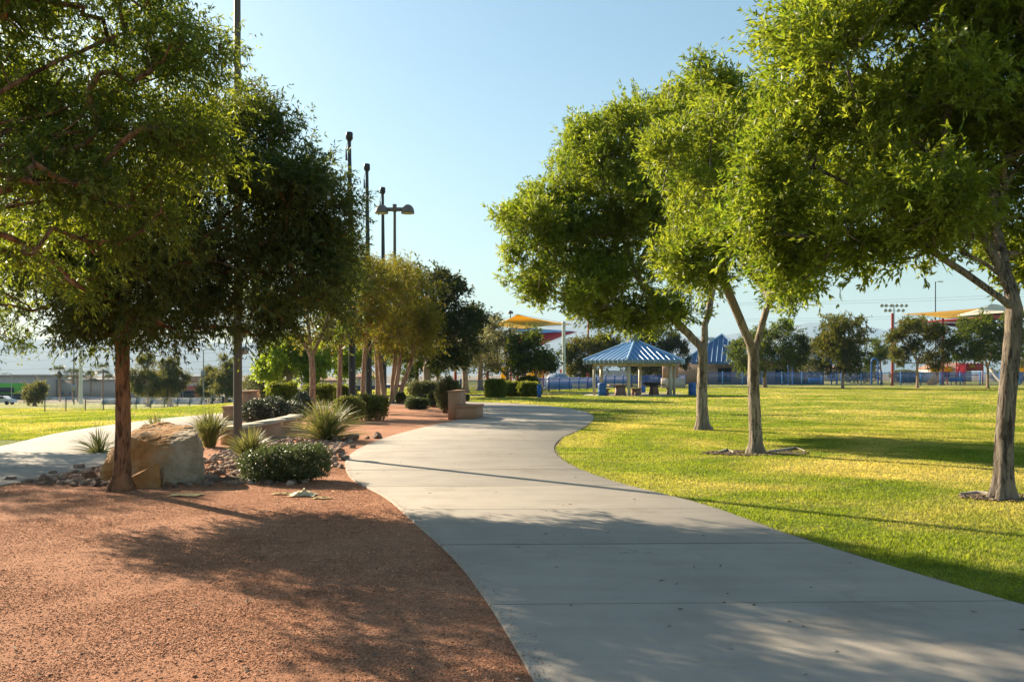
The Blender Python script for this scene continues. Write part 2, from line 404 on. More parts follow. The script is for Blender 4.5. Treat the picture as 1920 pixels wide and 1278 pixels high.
M['blue_roof'] = pm("blue_roof_metal", (0.10, 0.26, 0.48), (0.085, 0.225, 0.43), 1.5, 0.38, 0, 0.2, 0.6)
M['blue_roof_dark'] = pm('dark_blue_roof_metal', (0.055, 0.135, 0.28), (0.045, 0.115, 0.25), 1.5, 0.4, 0, 0.2, 0.5)
M['blue_rib'] = pm('blue_rib_metal', (0.34, 0.50, 0.66), (0.3, 0.45, 0.6), 1.5, 0.35, 0, 0.2, 0.6)
M['post_cream'] = pm("cream_post_paint", (0.58, 0.52, 0.40), None, 3, 0.6)
M['fascia'] = pm("grey_blue_fascia", (0.20, 0.27, 0.36), None, 3, 0.5)
M['block'] = pm("brown_block_wall", (0.33, 0.225, 0.175), (0.27, 0.18, 0.14), 3, 0.9, 0.3)
M['glass'] = pm("dark_glass", (0.02, 0.025, 0.03), None, 2, 0.12)
M['yellow'] = thinmat('yellow_plastic', (0.80, 0.50, 0.01), (0.85, 0.55, 0.02), 0.5, 0.35)
M['yellow_cloth'] = thinmat('yellow_cloth', (0.7, 0.45, 0.03), (0.8, 0.52, 0.03))
M['cream_cloth'] = pm("cream_cloth", (0.72, 0.64, 0.46), None, 0.5, 0.85)
M['blue_cloth'] = thinmat('blue_cloth', (0.03, 0.25, 0.6), (0.04, 0.35, 0.75))
M['red_cloth'] = thinmat('red_cloth', (0.6, 0.08, 0.07), (0.75, 0.14, 0.12))
M['purple_cloth'] = thinmat('purple_cloth', (0.09, 0.06, 0.25), (0.12, 0.08, 0.35))
M['store_grey'] = pm("store_stucco", (0.52, 0.45, 0.39), (0.48, 0.41, 0.355), 0.3, 0.95)
M['store_cream'] = pm("store_cornice", (0.50, 0.46, 0.41), None, 0.3, 0.95)
M['store_green'] = pm("store_green", (0.16, 0.55, 0.06), None, 0.5, 0.8)
M['store_red'] = pm("store_red", (0.60, 0.13, 0.09), None, 0.5, 0.85)
M['store_tan'] = pm("store_tan", (0.42, 0.25, 0.16), None, 0.5, 0.9)
M['dark_band'] = pm("dark_awning", (0.025, 0.03, 0.045), None, 1, 0.6)
M['roof_tile'] = pm("clay_tile_roof", (0.34, 0.185, 0.125), (0.27, 0.15, 0.10), 2, 0.9)
M['house_wall'] = pm("house_stucco", (0.50, 0.42, 0.34), None, 0.5, 0.95)
M['white_wall'] = pm("white_metal_wall", (0.55, 0.56, 0.58), None, 0.5, 0.6)
M['asphalt'] = pm("asphalt", (0.055, 0.055, 0.057), (0.045, 0.045, 0.047), 1, 0.9)
M['picnic'] = pm("aggregate_concrete", (0.34, 0.215, 0.165), (0.27, 0.165, 0.125), 30, 0.9, 0.3)
M['iron'] = pm("rusty_iron", (0.05, 0.035, 0.03), (0.035, 0.025, 0.02), 6, 0.8)
M['bag'] = pm("dry_pale_film", (0.62, 0.52, 0.32), (0.5, 0.4, 0.22), 9, 0.7, 0.6)
M['straw'] = pm("straw_litter", (0.50, 0.38, 0.16), None, 20, 0.9, 0.5)
M['bark_chip'] = pm("bark_litter", (0.20, 0.14, 0.09), (0.10, 0.07, 0.045), 20, 0.95, 0.8)
M['wood_chip'] = pm("bleached_wood", (0.42, 0.36, 0.29), (0.3, 0.25, 0.2), 12, 0.9, 0.5)
M['hills'] = pm("desert_rock", (0.16, 0.125, 0.105), (0.10, 0.08, 0.07), 0.004, 1.0, 0.0)
M['wire'] = pm("wire_grey", (0.10, 0.10, 0.11), None, 1, 0.6)
M['car_paint'] = pm("dark_blue_car_paint", (0.02, 0.03, 0.06), None, 1, 0.25)
M['car_white'] = pm("white_car_paint", (0.6, 0.6, 0.6), None, 1, 0.25)
M['tyre'] = pm("tyre_rubber", (0.02, 0.02, 0.02), None, 5, 0.9)
M['sign_navy'] = pm("navy_sign", (0.03, 0.05, 0.14), None, 1, 0.6)
M['sign_white'] = pm("white_sign", (0.6, 0.6, 0.6), None, 1, 0.6)
M['purple'] = pm("plum_panel", (0.20, 0.03, 0.07), None, 2, 0.5)
M['pink'] = thinmat('faded_red_panel', (0.60, 0.10, 0.12), (0.75, 0.16, 0.18), 0.45, 0.4)

# ------------------------------------------------------------------ edges of the paths
CW = [(-9, 60), (-4.2, 63.5), (-1.5, 66), (0.8, 70.5), (4, 73.5), (8, 74.5), (14, 75)]
DL = [-6, 1, 3, 4.725, 6.07, 7.585, 9.58, 11.87, 13.3, 15.2, 17.6, 21, 25.3, 30.3, 34, 38, 41]
XL = [0.95, 0.62, 0.38, .11, -.124, -.444, -1.01, -1.70, -2.28, -2.78, -3.15, -3.2, -2.8, -1.95, -1.42, -1.3, -1.5]
DR = [-6, 1, 3, 6.2, 7.28, 8.8, 10.9, 13.3, 16.06, 18.8, 21.8, 26, 30.3, 34.5, 37.9, 41]
XR = [5.4, 4.95, 4.4, 3.49, 3.16, 2.75, 2.33, 1.50, .98, .88, 1.15, 1.98, 2.66, 3.05, 3.0, 2.62]

def smooth_interp(xs, ys):
    xs, ys = np.array(xs, float), np.array(ys, float)
    d = np.gradient(ys, xs)
    def f(x):
        x = np.clip(np.asarray(x, float), xs[0], xs[-1])
        i = np.clip(np.searchsorted(xs, x) - 1, 0, len(xs) - 2)
        h = xs[i + 1] - xs[i]; t = (x - xs[i]) / h
        return ((2 * t**3 - 3 * t**2 + 1) * ys[i] + (t**3 - 2 * t**2 + t) * h * d[i] + (-2 * t**3 + 3 * t**2) * ys[i + 1] + (t**3 - t**2) * h * d[i + 1])
    return f
fL, fR = smooth_interp(DL, XL), smooth_interp(DR, XR)
# left path edges
LPl = smooth_interp([-4, 6, 13, 19.8, 24, 27, 33, 36, 42, 50, 70], [-11, -10.2, -10.3, -11.1, -12.0, -12.3, -12.1, -11.5, -11.2, -11.6, -14])
LPr = smooth_interp([-4, 6, 12.9, 15.6, 20, 27, 33, 40, 50, 70], [-8.2, -7.3, -7.2, -7.05, -7.6, -8.7, -8.8, -8.2, -8.6, -11])

# ------------------------------------------------------------------ ground
def axis(lo, hi, near_lo, near_hi, step, grow=1.25):
    a = list(np.arange(near_lo, near_hi + 1e-6, step))
    s, x = step, near_hi
    while x < hi: s *= grow; x += s; a.append(x)
    s, x = step, near_lo
    while x > lo: s *= grow; x -= s; a.insert(0, x)
    return np.array(a)
gx, gy = axis(-12000, 12000, -60, 60, 2.0), axis(-400, 10000, -6, 130, 2.0)
X, Y = np.meshgrid(gx, gy)
Z = zg(X, Y) - 0.004
nxg, nyg = len(gx), len(gy)
i, j = np.meshgrid(np.arange(nxg - 1), np.arange(nyg - 1))
q = (j * nxg + i).ravel()
mb = MB(); mb.add(np.stack([X, Y, Z], -1).reshape(-1, 3), np.stack([q, q + 1, q + 1 + nxg, q + nxg], 1))
tag(mb.build("lawn", M['lawn'], smooth=True), kind="structure")

def strip(name, m, left, right, z, rows=None, tint=None):
    """sheet between two lists of ground points"""
    mb = MB(); L, Rr = np.array(left), np.array(right); n = len(L); k = 8
    t = np.linspace(0, 1, k)[None, :, None]
    P = L[:, None, :] * (1 - t) + Rr[:, None, :] * t
    V = np.concatenate([P, (zg(P[..., 0], P[..., 1]) + z)[..., None]], -1).reshape(-1, 3)
    a, b = np.meshgrid(np.arange(k - 1), np.arange(n - 1)); q = (b * k + a).ravel()
    mb.add(V, np.stack([q, q + 1, q + 1 + k, q + k], 1))
    return mb.build(name, m, smooth=True)

def slabs(name, left, right, gap, z, thick, seed):
    """concrete panels parted by open joints: left/right are lists of lists of points, one list per panel"""
    mb = MB(); rng = np.random.default_rng(seed)
    for Lp, Rp in zip(left, right):
        Lp, Rp = np.array(Lp, float), np.array(Rp, float)
        n = len(Lp)
        tops = []
        for k in range(n):
            tops.append((Lp[k], Rp[k]))
        def zz(p): return float(zg(p[0], p[1]))
        V = []
        for a, b in tops:
            d = (b - a) / np.linalg.norm(b - a)
            V += [(*a, zz(a) + z - thick), (*a, zz(a) + z - 0.008), (*(a + d * 0.012), zz(a) + z), (*(b - d * 0.012), zz(b) + z), (*b, zz(b) + z - 0.008), (*b, zz(b) + z - thick)]
        f = []
        for k in range(n - 1):
            for s in range(5):
                f.append([k * 6 + s, k * 6 + s + 1, (k + 1) * 6 + s + 1, (k + 1) * 6 + s])
        tn = rng.uniform(0.25, 0.75)
        mb.add(V, f, tn)
        e = (n - 1) * 6
        mb.add(V, [[0, 5, 4, 1], [1, 4, 3, 2], [e + 1, e + 4, e + 5, e], [e + 2, e + 3, e + 4, e + 1]], tn)
    return mb.build(name, M['path'])

joints = [-6 + 2.16 * k for k in range(22)]
off = 6.25 - min(joints, key=lambda d: abs(d - 6.25))
joints = [d + off for d in joints if d + off < 41] + [41.0]
lp, rp = [], []
jw = [0.022 if k % 3 == 1 else 0.009 for k in range(len(joints))]
for k_, (a, b) in enumerate(zip(joints[:-1], joints[1:])):
    d = np.linspace(a + jw[k_], b - jw[k_ + 1], 7)
    lp.append(np.stack([fL(d - 0.05), d - 0.05], 1)); rp.append(np.stack([fR(d + 0.05), d + 0.05], 1))
# the far turn to the left behind the bench
turnL = [(-1.52, 41.0), (-1.75, 42.6), (-2.4, 44.2), (-4.2, 45.8), (-8, 47), (-14, 47.5)]
turnR = [(2.6, 41.12), (2.0, 43.8), (0.3, 47.6), (-3.0, 51.5), (-8, 53), (-14, 53.2)]
for k in range(len(turnL) - 1):
    t = np.linspace(0.004, 0.996, 4)[:, None]
    lp.append(np.array(turnL[k]) * (1 - t) + np.array(turnL[k + 1]) * t)
    rp.append(np.array(turnR[k]) * (1 - t) + np.array(turnR[k + 1]) * t)
tag(slabs("path", lp, rp, 0.012, 0.03, 0.12, 3), kind="structure")
d = np.linspace(-6, 40.9, 420)
en = 0.045 + 0.025 * np.sin(d * 7.3) + 0.02 * np.sin(d * 17.1 + 1) + 0.015 * np.sin(d * 31)
tag(strip("path_bedding", M['joint'], np.stack([fL(d) + 0.03, d], 1), np.stack([fR(d) + en, d], 1), 0.012), kind="structure")
d = np.arange(-4, 66, 2.2); lp, rp = [], []
for a, b in zip(d[:-1], d[1:]):
    e = np.linspace(a + 0.009, b - 0.009, 4)
    lp.append(np.stack([LPl(e), e], 1)); rp.append(np.stack([LPr(e), e], 1))
tag(slabs("side_path", lp, rp, 0.012, 0.03, 0.12, 5), kind="structure")
# crossing walks far ahead
cw = [(-9, 60), (-4.2, 63.5), (-1.5, 66), (0.8, 70.5), (4, 73.5), (8, 74.5), (14, 75)]
tag(strip("far_walk", M['path'], [(x, y - 1.0) for x, y in cw], [(x, y + 1.2) for x, y in cw], 0.02), kind="structure")

# gravel bed between the two paths
d = np.linspace(-5, 58, 90)
edge_r = np.where(d < 41, fL(np.minimum(d, 41)) + 0.05, np.interp(d, [41, 44.2, 45.8, 47, 58], [-1.5, -2.4, -4.2, -8.0, -8.3]))
tag(strip("gravel_bed", M['gravel'], np.stack([LPr(d) - 0.05, d], 1), np.stack([edge_r, d], 1), 0.008), kind="structure")

rng = np.random.default_rng(11)
def octa(n, size, rng, flat=0.6):
    base = np.array([[1, 0, 0], [0, 1, 0], [-1, 0, 0], [0, -1, 0], [0, 0, 1], [0, 0, -1]], float)
    V = base[None] * (1 + rng.uniform(-0.35, 0.35, (n, 6, 1)))
    V = V * (size[:, None, None] * np.stack([rng.uniform(.7, 1.3, n), rng.uniform(.7, 1.3, n), np.full(n, flat)], 1)[:, None, :])
    a = rng.uniform(0, 6.28, n); ca, sa = np.cos(a), np.sin(a)
    x, y = V[..., 0] * ca[:, None] - V[..., 1] * sa[:, None], V[..., 0] * sa[:, None] + V[..., 1] * ca[:, None]
    V = np.stack([x, y, V[..., 2]], -1)
    tl = rng.uniform(-.5, .5, (n, 2))
    V[..., 2] += V[..., 0] * tl[:, :1] + V[..., 1] * tl[:, 1:]
    Fc = np.array([[0, 1, 4], [1, 2, 4], [2, 3, 4], [3, 0, 4], [1, 0, 5], [2, 1, 5], [3, 2, 5], [0, 3, 5]])
    return V, Fc

def scatter_octa(name, m, pts, size, rng, tint=None, z0=0.008, flat=0.4):
    n = len(pts)
    V, Fc = octa(n, size, rng, flat)
    V[..., 0] += pts[:, :1]; V[..., 1] += pts[:, 1:2]
    V[..., 2] += (zg(pts[:, 0], pts[:, 1]) + z0)[:, None] + size[:, None] * 0.08
    f = (np.arange(n)[:, None, None] * 6 + Fc[None]).reshape(-1, 3)
    t = rng.uniform(0, 1, n) if tint is None else tint
    mb = MB(); mb.add(V.reshape(-1, 3), f, np.repeat(t, 8))
    return mb.build(name, m)

n = 420000
D = 3.6 + 12.4 * rng.uniform(0, 1, n) ** 1.5
u = rng.uniform(0, 1, n)
xl = np.maximum(-0.58 * D - 2.5, LPr(D)); xr = fL(D) - 0.01
keep = (xr > xl) & (rng.uniform(0, 1, n) < (xr - xl) / 6.5)
D, u, xl, xr = D[keep], u[keep], xl[keep], xr[keep]
gx_ = xl + (xr - xl) * u
pn = np.sin(gx_ * 2.3 + 1.1 * np.sin(D * 1.7)) + np.sin(D * 2.9 + gx_ * 1.3) + 0.7 * np.sin(gx_ * 6.1 - D * 4.3)
kk = rng.uniform(0, 1, len(D)) < np.clip(0.75 + 0.35 * pn, 0.25, 1)
gx_, D = gx_[kk], D[kk]
pts = np.stack([gx_, D], 1)
sz = rng.uniform(0.0035, 0.008, len(D)) * (1 + 1.3 * rng.uniform(0, 1, len(D)) * (rng.uniform(0, 1, len(D)) > 0.975))
tag(scatter_octa("red_gravel", M['pebble'], pts, sz, rng), kind="stuff")

m_ = 1500
D = 4.3 + 18 * rng.uniform(0, 1, m_) ** 1.4
pts2 = np.stack([fL(D) + np.abs(rng.normal(size=m_)) * 0.07, D], 1)
sp = scatter_octa("spilled_gravel", M['pebble'], pts2, rng.uniform(0.003, 0.006, m_), rng, z0=0.03)
tag(sp, kind="stuff")
# grass blades over the near lawn
n = 900000
D = 4.6 + 26 * rng.uniform(0, 1, n) ** 1.6
u = rng.uniform(0, 1, n)
xl = fR(D) + 0.0; xr = 0.60 * D + 7.0
xx_ = xl + (xr - xl) * u
keep = (rng.uniform(0, 1, n) < (xr - xl) / 18.0 + 0.1) & (rng.uniform(0, 1, n) < np.clip(1 - (xx_ - 0.58 * D - 0.4) / 6.0, 0, 1))
D, u, xl, xr = D[keep], u[keep], xl[keep], xr[keep]
x = xl + (xr - xl) * u
x += np.where(rng.uniform(0, 1, len(x)) < 0.05, -rng.uniform(0, 0.06, len(x)) * (np.sin(D * 9.1) > -0.3), 0)
n = len(x)
h = rng.uniform(0.010, 0.030, n) * (0.8 + 0.5 * (np.sin(x * 2.1) * np.sin(D * 1.7) > 0.2)); w = rng.uniform(0.003, 0.0055, n) * (1 + D / 14)
a = rng.uniform(0, 6.28, n); b = rng.uniform(0, 6.28, n); ln = rng.uniform(0.2, 1.1, n) * h
P = np.stack([x, D, np.zeros(n)], 1)
side = np.stack([np.cos(a), np.sin(a), np.zeros(n)], 1) * w[:, None]
tip = P + np.stack([np.cos(b) * ln, np.sin(b) * ln, h], 1)
V = np.stack([P - side, P + side, tip], 1).reshape(-1, 3)
mb = MB(); mb.add(V, np.arange(3 * n).reshape(n, 3), rng.uniform(0, 1, n))
n = 680000
D = 22 + 80 * rng.uniform(0, 1, n) ** 1.5; fx_ = rng.uniform(-1, 1, n); x = np.sign(fx_) * np.where(np.abs(fx_) < 0.82, np.abs(fx_) / 0.82 * 0.62, 0.62 + 0.6 * ((np.abs(fx_) - 0.82) / 0.18) ** 2) * D
onp = np.where(D < 41, (x > LPr(D) - 0.1) & (x < fR(D)), (D < 58) & (x > LPr(D) - .1) & ((x < -8) | (x < np.interp(D, [41, 44, 47.6, 51.5, 53], [2.6, 2.0, .3, -3, -8]))))
onp |= (D < 66) & (x > LPl(D)) & (x < LPr(D))
onp |= np.abs(D - 0.1 - np.interp(x, [p[0] for p in CW], [p[1] for p in CW])) < 1.15
onp |= ((x - 9.16) ** 2 + (D - 68) ** 2 < 16.5)
x, D = x[~onp], D[~onp]; n = len(x)
h = rng.uniform(0.018, 0.04, n); w = 0.0007 * D * rng.uniform(0.5, 1.1, n); a = rng.uniform(0, 6.28, n); b = rng.uniform(0, 6.28, n); ln = rng.uniform(0.3, 1.3, n) * h
P = np.stack([x, D, zg(x, D)], 1); side = np.stack([np.cos(a), np.sin(a), np.zeros(n)], 1) * w[:, None]
tip = P + np.stack([np.cos(b) * ln, np.sin(b) * ln, h], 1)
mb.add(np.stack([P - side, P + side, tip], 1).reshape(-1, 3), np.arange(3 * n).reshape(n, 3), rng.uniform(0, 1, n))
tag(mb.build("lawn_grass", M['blade']), kind="stuff")

# ------------------------------------------------------------------ mountains and air
def ridge(name, pts, seed, rough):
    """pts: (pixel x, pixel y of the crest, distance)"""
    rs = np.random.default_rng(seed)
    px = np.linspace(pts[0][0], pts[-1][0], 240)
    py = np.interp(px, [p[0] for p in pts], [p[1] for p in pts]); Dd = np.interp(px, [p[0] for p in pts], [p[2] for p in pts])
    rows, V = 14, []
    for r in range(rows):
        t = r / (rows - 1)
        for k in range(len(px)):
            crest = wz(py[k], Dd[k]) + 8
            dd = Dd[k] + (t - 0.5) * 3000
            h = crest * (1 - abs(t - 0.5) * 2) ** 0.9
            xx = wx(px[k], Dd[k]) * dd / Dd[k]
            nn = mnoise.fractal(Vector((xx * 0.0018, dd * 0.0018, seed)), 1.0, 2.0, 5)
            V.append((xx, dd, -8 + max(0, h * (1 + rough * nn * (0.35 + abs(t - 0.5) * 2)))))
    n = len(px); a, b = np.meshgrid(np.arange(n - 1), np.arange(rows - 1)); q = (b * n + a).ravel()
    mb = MB(); mb.add(V, np.stack([q, q + 1, q + 1 + n, q + n], 1))
    return tag(mb.build(name, M['hills'], smooth=True), kind="structure")
ridge("mountains", [(-900, 640, 7400), (-300, 632, 7400), (0, 631, 7400), (300, 634, 7400), (480, 640, 7600), (620, 655, 7800), (760, 668, 8000), (900, 660, 8200), (1040, 600, 8200), (1110, 575, 8200),
                    (1180, 590, 8200), (1260, 625, 8200), (1330, 628, 8000), (1420, 615, 8000), (1520, 598, 8000), (1570, 604, 8000), (1630, 604, 8000), (1660, 613, 8000), (1720, 592, 8200), (1780, 600, 8200), (1900, 610, 8200), (2300, 600, 8200), (2900, 620, 8200)], 3, 0.10)
def air():
    mb = MB().box((0, 4000, 287), (26000, 12000, 600))
    m = bpy.data.materials.new("haze_air"); m.use_nodes = True
    nt = m.node_tree; nt.nodes.remove(nt.nodes["Principled BSDF"])
    v = nt.nodes.new("ShaderNodeVolumePrincipled")
    v.inputs["Color"].default_value = (0.52, 0.77, 1.0, 1); v.inputs["Density"].default_value = 0.00012
    v.inputs["Anisotropy"].default_value = 0.0
    nt.links.new(v.outputs[0], nt.nodes["Material Output"].inputs["Volume"])
    o = mb.build("haze", m)
    o.location.z = 0
    return tag(o, kind="stuff")
HAZE = True
if HAZE: air()

# ------------------------------------------------------------------ trees
def unit(v): return v / np.maximum(np.linalg.norm(v, axis=-1, keepdims=True), 1e-9)

def leaves(mb, centres, axes, rng, tufts, per, spread, length, width, up=0.2, rnd=0.7, droop=0.0, tbase=0.0):
    """leafy shoots at the twig ends: each shoot carries blade-shaped leaves along its length"""
    n = len(centres); k = n * tufts
    tc = np.repeat(centres, tufts, 0) + rng.normal(size=(k, 3)) * spread * 0.22
    sd_ = unit(rng.normal(size=(k, 3)))
    ta = unit(0.75 * np.repeat(axes, tufts, 0) + 0.85 * sd_ + np.array([0, 0, up]))
    sl_ = spread * rng.uniform(0.45, 1.3, k)
    tt = np.repeat(rng.uniform(0, 1, k), per)
    m = k * per
    t = rng.uniform(0.05, 1, m) ** 0.8
    la = np.repeat(ta, per, 0); L_ = np.repeat(sl_, per)
    lc = np.repeat(tc, per, 0) + la * (L_ * t)[:, None] - np.array([0, 0, 1.0]) * (droop * 0.45 * L_ * t * t)[:, None]
    ax = unit(la * 0.8 + rnd * 1.1 * unit(rng.normal(size=(m, 3))) + np.array([0, 0, -droop]))
    L = (length * rng.uniform(0.6, 1.25, m) * (1.1 - 0.35 * t))[:, None]; Wd = width * rng.uniform(0.7, 1.2, m)[:, None]
    nrm = np.array([0, 0, 1.0]) + 0.75 * rng.normal(size=(m, 3))
    sd = unit(np.cross(ax, nrm)); nr = unit(np.cross(sd, ax))
    b = lc
    mid = b + ax * L * 0.45 - nr * L * 0.04
    tip = b + ax * L - nr * L * 0.16
    V = np.stack([b, mid + sd * Wd * 0.5 + nr * Wd * 0.12, tip, mid - sd * Wd * 0.5 + nr * Wd * 0.12], 1).reshape(-1, 3)
    tv = np.clip(0.55 * tt + 0.45 * rng.uniform(0, 1, m) + tbase, 0, 1)
    mb.add(V, np.arange(4 * m).reshape(m, 4), tv)

def tree(name, label, cat, base, fork, tr, lobes, ntips, seed, bark, leaf, lk, lean=(0, 0), group=None, holes=10, limb_start=0.0, flare=0.7, stems=None, rough=0.035, step=0.25, tip_r=0.005, shell=0.45, prim=3):
    rng = np.random.default_rng(seed)
    B = np.array([base[0], base[1], float(zg(*base))])
    pos, par = [], []
    def addn(p, pa): pos.append(np.array(p, float)); par.append(pa); return len(pos) - 1
    starts = []
    trunk_ids = set()
    stems = stems or [(0.0, 0.0, lean[0], lean[1])]
    for (sx, sy, lx, ly) in stems:
        n = max(4, int(fork / 0.14)); last = -1; ph = rng.uniform(0, 6)
        for k in range(n + 1):
            t = k / n
            last = addn((sx + lx * t ** 1.2 + 0.02 * fork * math.sin(ph + t * 4) * t, sy + ly * t + 0.02 * fork * math.cos(ph + t * 3) * t, -0.12 + (fork + 0.12) * t), last)
            trunk_ids.add(last)
        starts.append(last)
    tops = [pos[s].copy() for s in starts]
    limb_ids = []
    for li, lo in enumerate(lobes):
        c = np.array(lo[:3]); s = starts[int(np.argmin([np.linalg.norm((c - p)[:2]) for p in tops]))] if len(starts) > 1 else starts[0]
        back = int(rng.integers(0, 3)) if limb_start > 0 else 0
        for _ in range(back):
            if par[s] >= 0: s = par[s]
        if li >= prim and limb_ids and len(starts) == 1:
            cand = np.array(limb_ids); P_ = np.array([pos[q] for q in cand])
            s = int(cand[np.argmin(np.linalg.norm(P_ - c, axis=1) + 0.3 * np.maximum(0, P_[:, 2] - c[2]))])
        a = pos[s]; dv = c - a; ln = np.linalg.norm(dv)
        ctrl = a + np.array([dv[0] * 0.30, dv[1] * 0.30, max(dv[2], 0.5) * 0.55])
        n = max(3, int(ln / step)); last = s; wob = rng.normal(size=3) * 0.05 * ln
        for k in range(1, n + 1):
            t = k / n
            p = (1 - t) ** 2 * a + 2 * t * (1 - t) * ctrl + t * t * c + wob * math.sin(t * math.pi) + rng.normal(size=3) * 0.006 * ln * 0.5
            last = addn(p, last)
            if li < prim and 0.15 < t < 0.7: limb_ids.append(last)
    vol = np.array([(l[3] * l[4] * l[5]) ** 0.75 for l in lobes]); cnt = np.maximum(3, (ntips * vol / vol.sum())).astype(int)
    tips = []
    for lo, k in zip(lobes, cnt):
        d = unit(rng.normal(size=(k * 2, 3))); r = rng.uniform(0, 1, k * 2) ** shell
        p = np.array(lo[:3]) + d * r[:, None] * np.array(lo[3:6])
        nb = max(4, int(k / 11)); bd = unit(rng.normal(size=(nb, 3))); bp_ = np.array(lo[:3]) + bd * rng.uniform(0.62, 1.08, (nb, 1)) * np.array(lo[3:6])
        w = rng.integers(0, nb, k * 2); inb = rng.uniform(0, 1, k * 2) < 0.84
        pb = bp_[w] + rng.normal(size=(k * 2, 3)) * 0.155 * np.array(lo[3:6])
        p = np.where(inb[:, None], pb, p)
        hc = np.array(lo[:3]) + unit(rng.normal(size=(holes, 3))) * rng.uniform(0.55, 1.0, (holes, 1)) * np.array(lo[3:6]) if holes else np.zeros((0, 3))
        hr = rng.uniform(0.16, 0.34, holes) * min(lo[3:6]) if holes else np.zeros(0)
        if holes:
            ok = (np.linalg.norm(p[:, None] - hc[None], axis=2) > hr[None]).all(1)
            p = p[ok]
        tips.append(p[:k])
    tips = np.concatenate(tips)
    ctr = np.mean(tops, axis=0)
    tips = tips[np.argsort(np.linalg.norm(tips - ctr, axis=1))]
    A = np.zeros((len(pos) + len(tips) * 14 + 10, 3)); A[:len(pos)] = pos; ok_ = np.ones(len(A), bool)
    for k in trunk_ids: ok_[k] = False
    for s in starts: ok_[s] = True
    npos = len(pos); tip_ids = []
    cl = np.zeros(len(A)); 
    for T in tips:
        dd = np.linalg.norm(A[:npos] - T, axis=1); dd[~ok_[:npos]] = 1e9
        up = T[2] - A[:npos, 2]
        dd = dd + 0.25 * np.maximum(0, -up)
        s = int(np.argmin(dd)); a = A[s]; ln = np.linalg.norm(T - a)
        n = int(np.clip(ln / step, 1, 12)); last = s; sag = np.array([0, 0, 0.10 * ln]); wob = rng.normal(size=3) * 0.05 * ln
        for k in range(1, n + 1):
            t = k / n
            p = a + (T - a) * t + (sag + wob) * math.sin(t * math.pi)
            A[npos] = p; par.append(last); last = npos; npos += 1
        tip_ids.append(last)
    A = A[:npos]; par = np.array(par)
    cnts = np.zeros(npos); cnts[tip_ids] = 1
    for k in range(npos - 1, -1, -1):
        if par[k] >= 0: cnts[par[k]] += cnts[k]
    tot = max(2.0, max(cnts[k] for k in range(npos) if par[k] < 0))
    ex = math.log(max(tr * 0.92 / tip_r, 2)) / math.log(max(tot, 3))
    rad = tip_r * np.maximum(cnts, 1) ** ex
    kids = [[] for _ in range(npos)]
    for k in range(npos):
        if par[k] >= 0: kids[par[k]].append(k)
    wood = MB()
    roots = [k for k in range(npos) if par[k] < 0]
    stack = [(r, -1) for r in roots]
    while stack:
        k, p0 = stack.pop()
        chain = [k]
        while kids[chain[-1]]:
            ch = sorted(kids[chain[-1]], key=lambda c: -cnts[c])
            for c in ch[1:]: stack.append((c, chain[-1]))
            chain.append(ch[0])
        P = A[chain]; rr = rad[chain].copy()
        if p0 >= 0:
            P = np.vstack([A[p0][None], P]); rr = np.concatenate([[min(rad[p0] * 0.92, rr[0] * 1.25)], rr])
        else:
            hgt = P[:, 2]
            low = hgt < fork + 0.01
            rr[low] = tr * (1.08 - 0.16 * np.clip(hgt[low] / max(fork, .1), 0, 1)) * (1 + flare * np.exp(-np.maximum(hgt[low], 0) / (0.9 * tr + 0.04)))
        if len(P) < 2: continue
        big = rr.max()
        sides = 18 if big > 0.09 else 9 if big > 0.035 else 5 if big > 0.012 else 3
        if p0 < 0 and tr < 0.06: sides = 8
        rg = (0.035 + 0.22 * np.exp(-np.maximum(P[:, 2], 0) / 0.22)) if p0 < 0 and tr > 0.08 else None
        if rg is not None: sides = 26
        wood.tube(P, rr, sides, False, rough if big > 0.05 else 0.0, rng, 0, rg)
    root = thing(name, label, cat, tuple(B), 0, group)
    wood.build("trunk", bark, root, True)
    tip_ids = np.array(tip_ids)
    ax = unit(A[tip_ids] - A[par[tip_ids]] + 1e-6)
    lm = MB()
    leaves(lm, A[tip_ids], ax, rng, **lk)
    # a few leaves further back on the twigs
    pid = par[tip_ids]; kp = rng.uniform(0, 1, len(pid)) < 0.6
    lk2 = dict(lk); lk2['tufts'] = max(1, lk['tufts'] // 3)
    leaves(lm, A[pid[kp]], ax[kp], rng, **lk2)
    lm.build("crown", leaf, root)
    return root

def lobes_px(base, items):
    """(pixel x, pixel y, extra distance, half width px, half height px, half depth m) -> lobes relative to the base"""
    out = []
    bz = float(zg(*base))
    for px, py, dD, rx, ry, rd in items:
        D = base[1] + dD
        out.append((wx(px, D) - base[0], dD, wz(py, D) - bz, rx / F * D, rd, ry / F * D))
    return out

ASH = dict(tufts=13, per=11, spread=0.44, length=0.125, width=0.034, up=0.5, rnd=0.6, droop=0.12)
SUM = dict(tufts=16, per=12, spread=0.36, length=0.10, width=0.023, up=0.1, rnd=0.85, droop=0.4)

b = at(1880, 935)
tree("shade_tree", "large leafy shade tree with dark furrowed trunk cut by the right edge of the photo", "tree", b, 2.42, 0.108,
     lobes_px(b, [(1690, 455, 0.2, 130, 50, 1.0), (1850, 280, 1.2, 190, 150, 1.6), (1580, 370, 0.2, 170, 150, 1.5), (1660, 160, 0.4, 190, 150, 1.6), (1800, 60, 0.3, 220, 170, 1.9), (2040, 200, 0.5, 260, 240, 2.0),
                  (1900, -60, 0.0, 260, 120, 1.8), (2000, 430, 1.0, 150, 90, 1.3), (1500, 90, 0.3, 75, 80, 0.9), (1560, 40, 0.3, 90, 60, .9), (1560, 465, 0.2, 110, 50, 1.0), (1480, 300, 0.2, 90, 110, 1.0)]),
     1300, 21, M['bark_grey'], M['leaf_ash'], ASH, lean=(0.12, 0), prim=4, group="shade trees on the lawn right of the path", holes=9)
b = at(1417, 850)
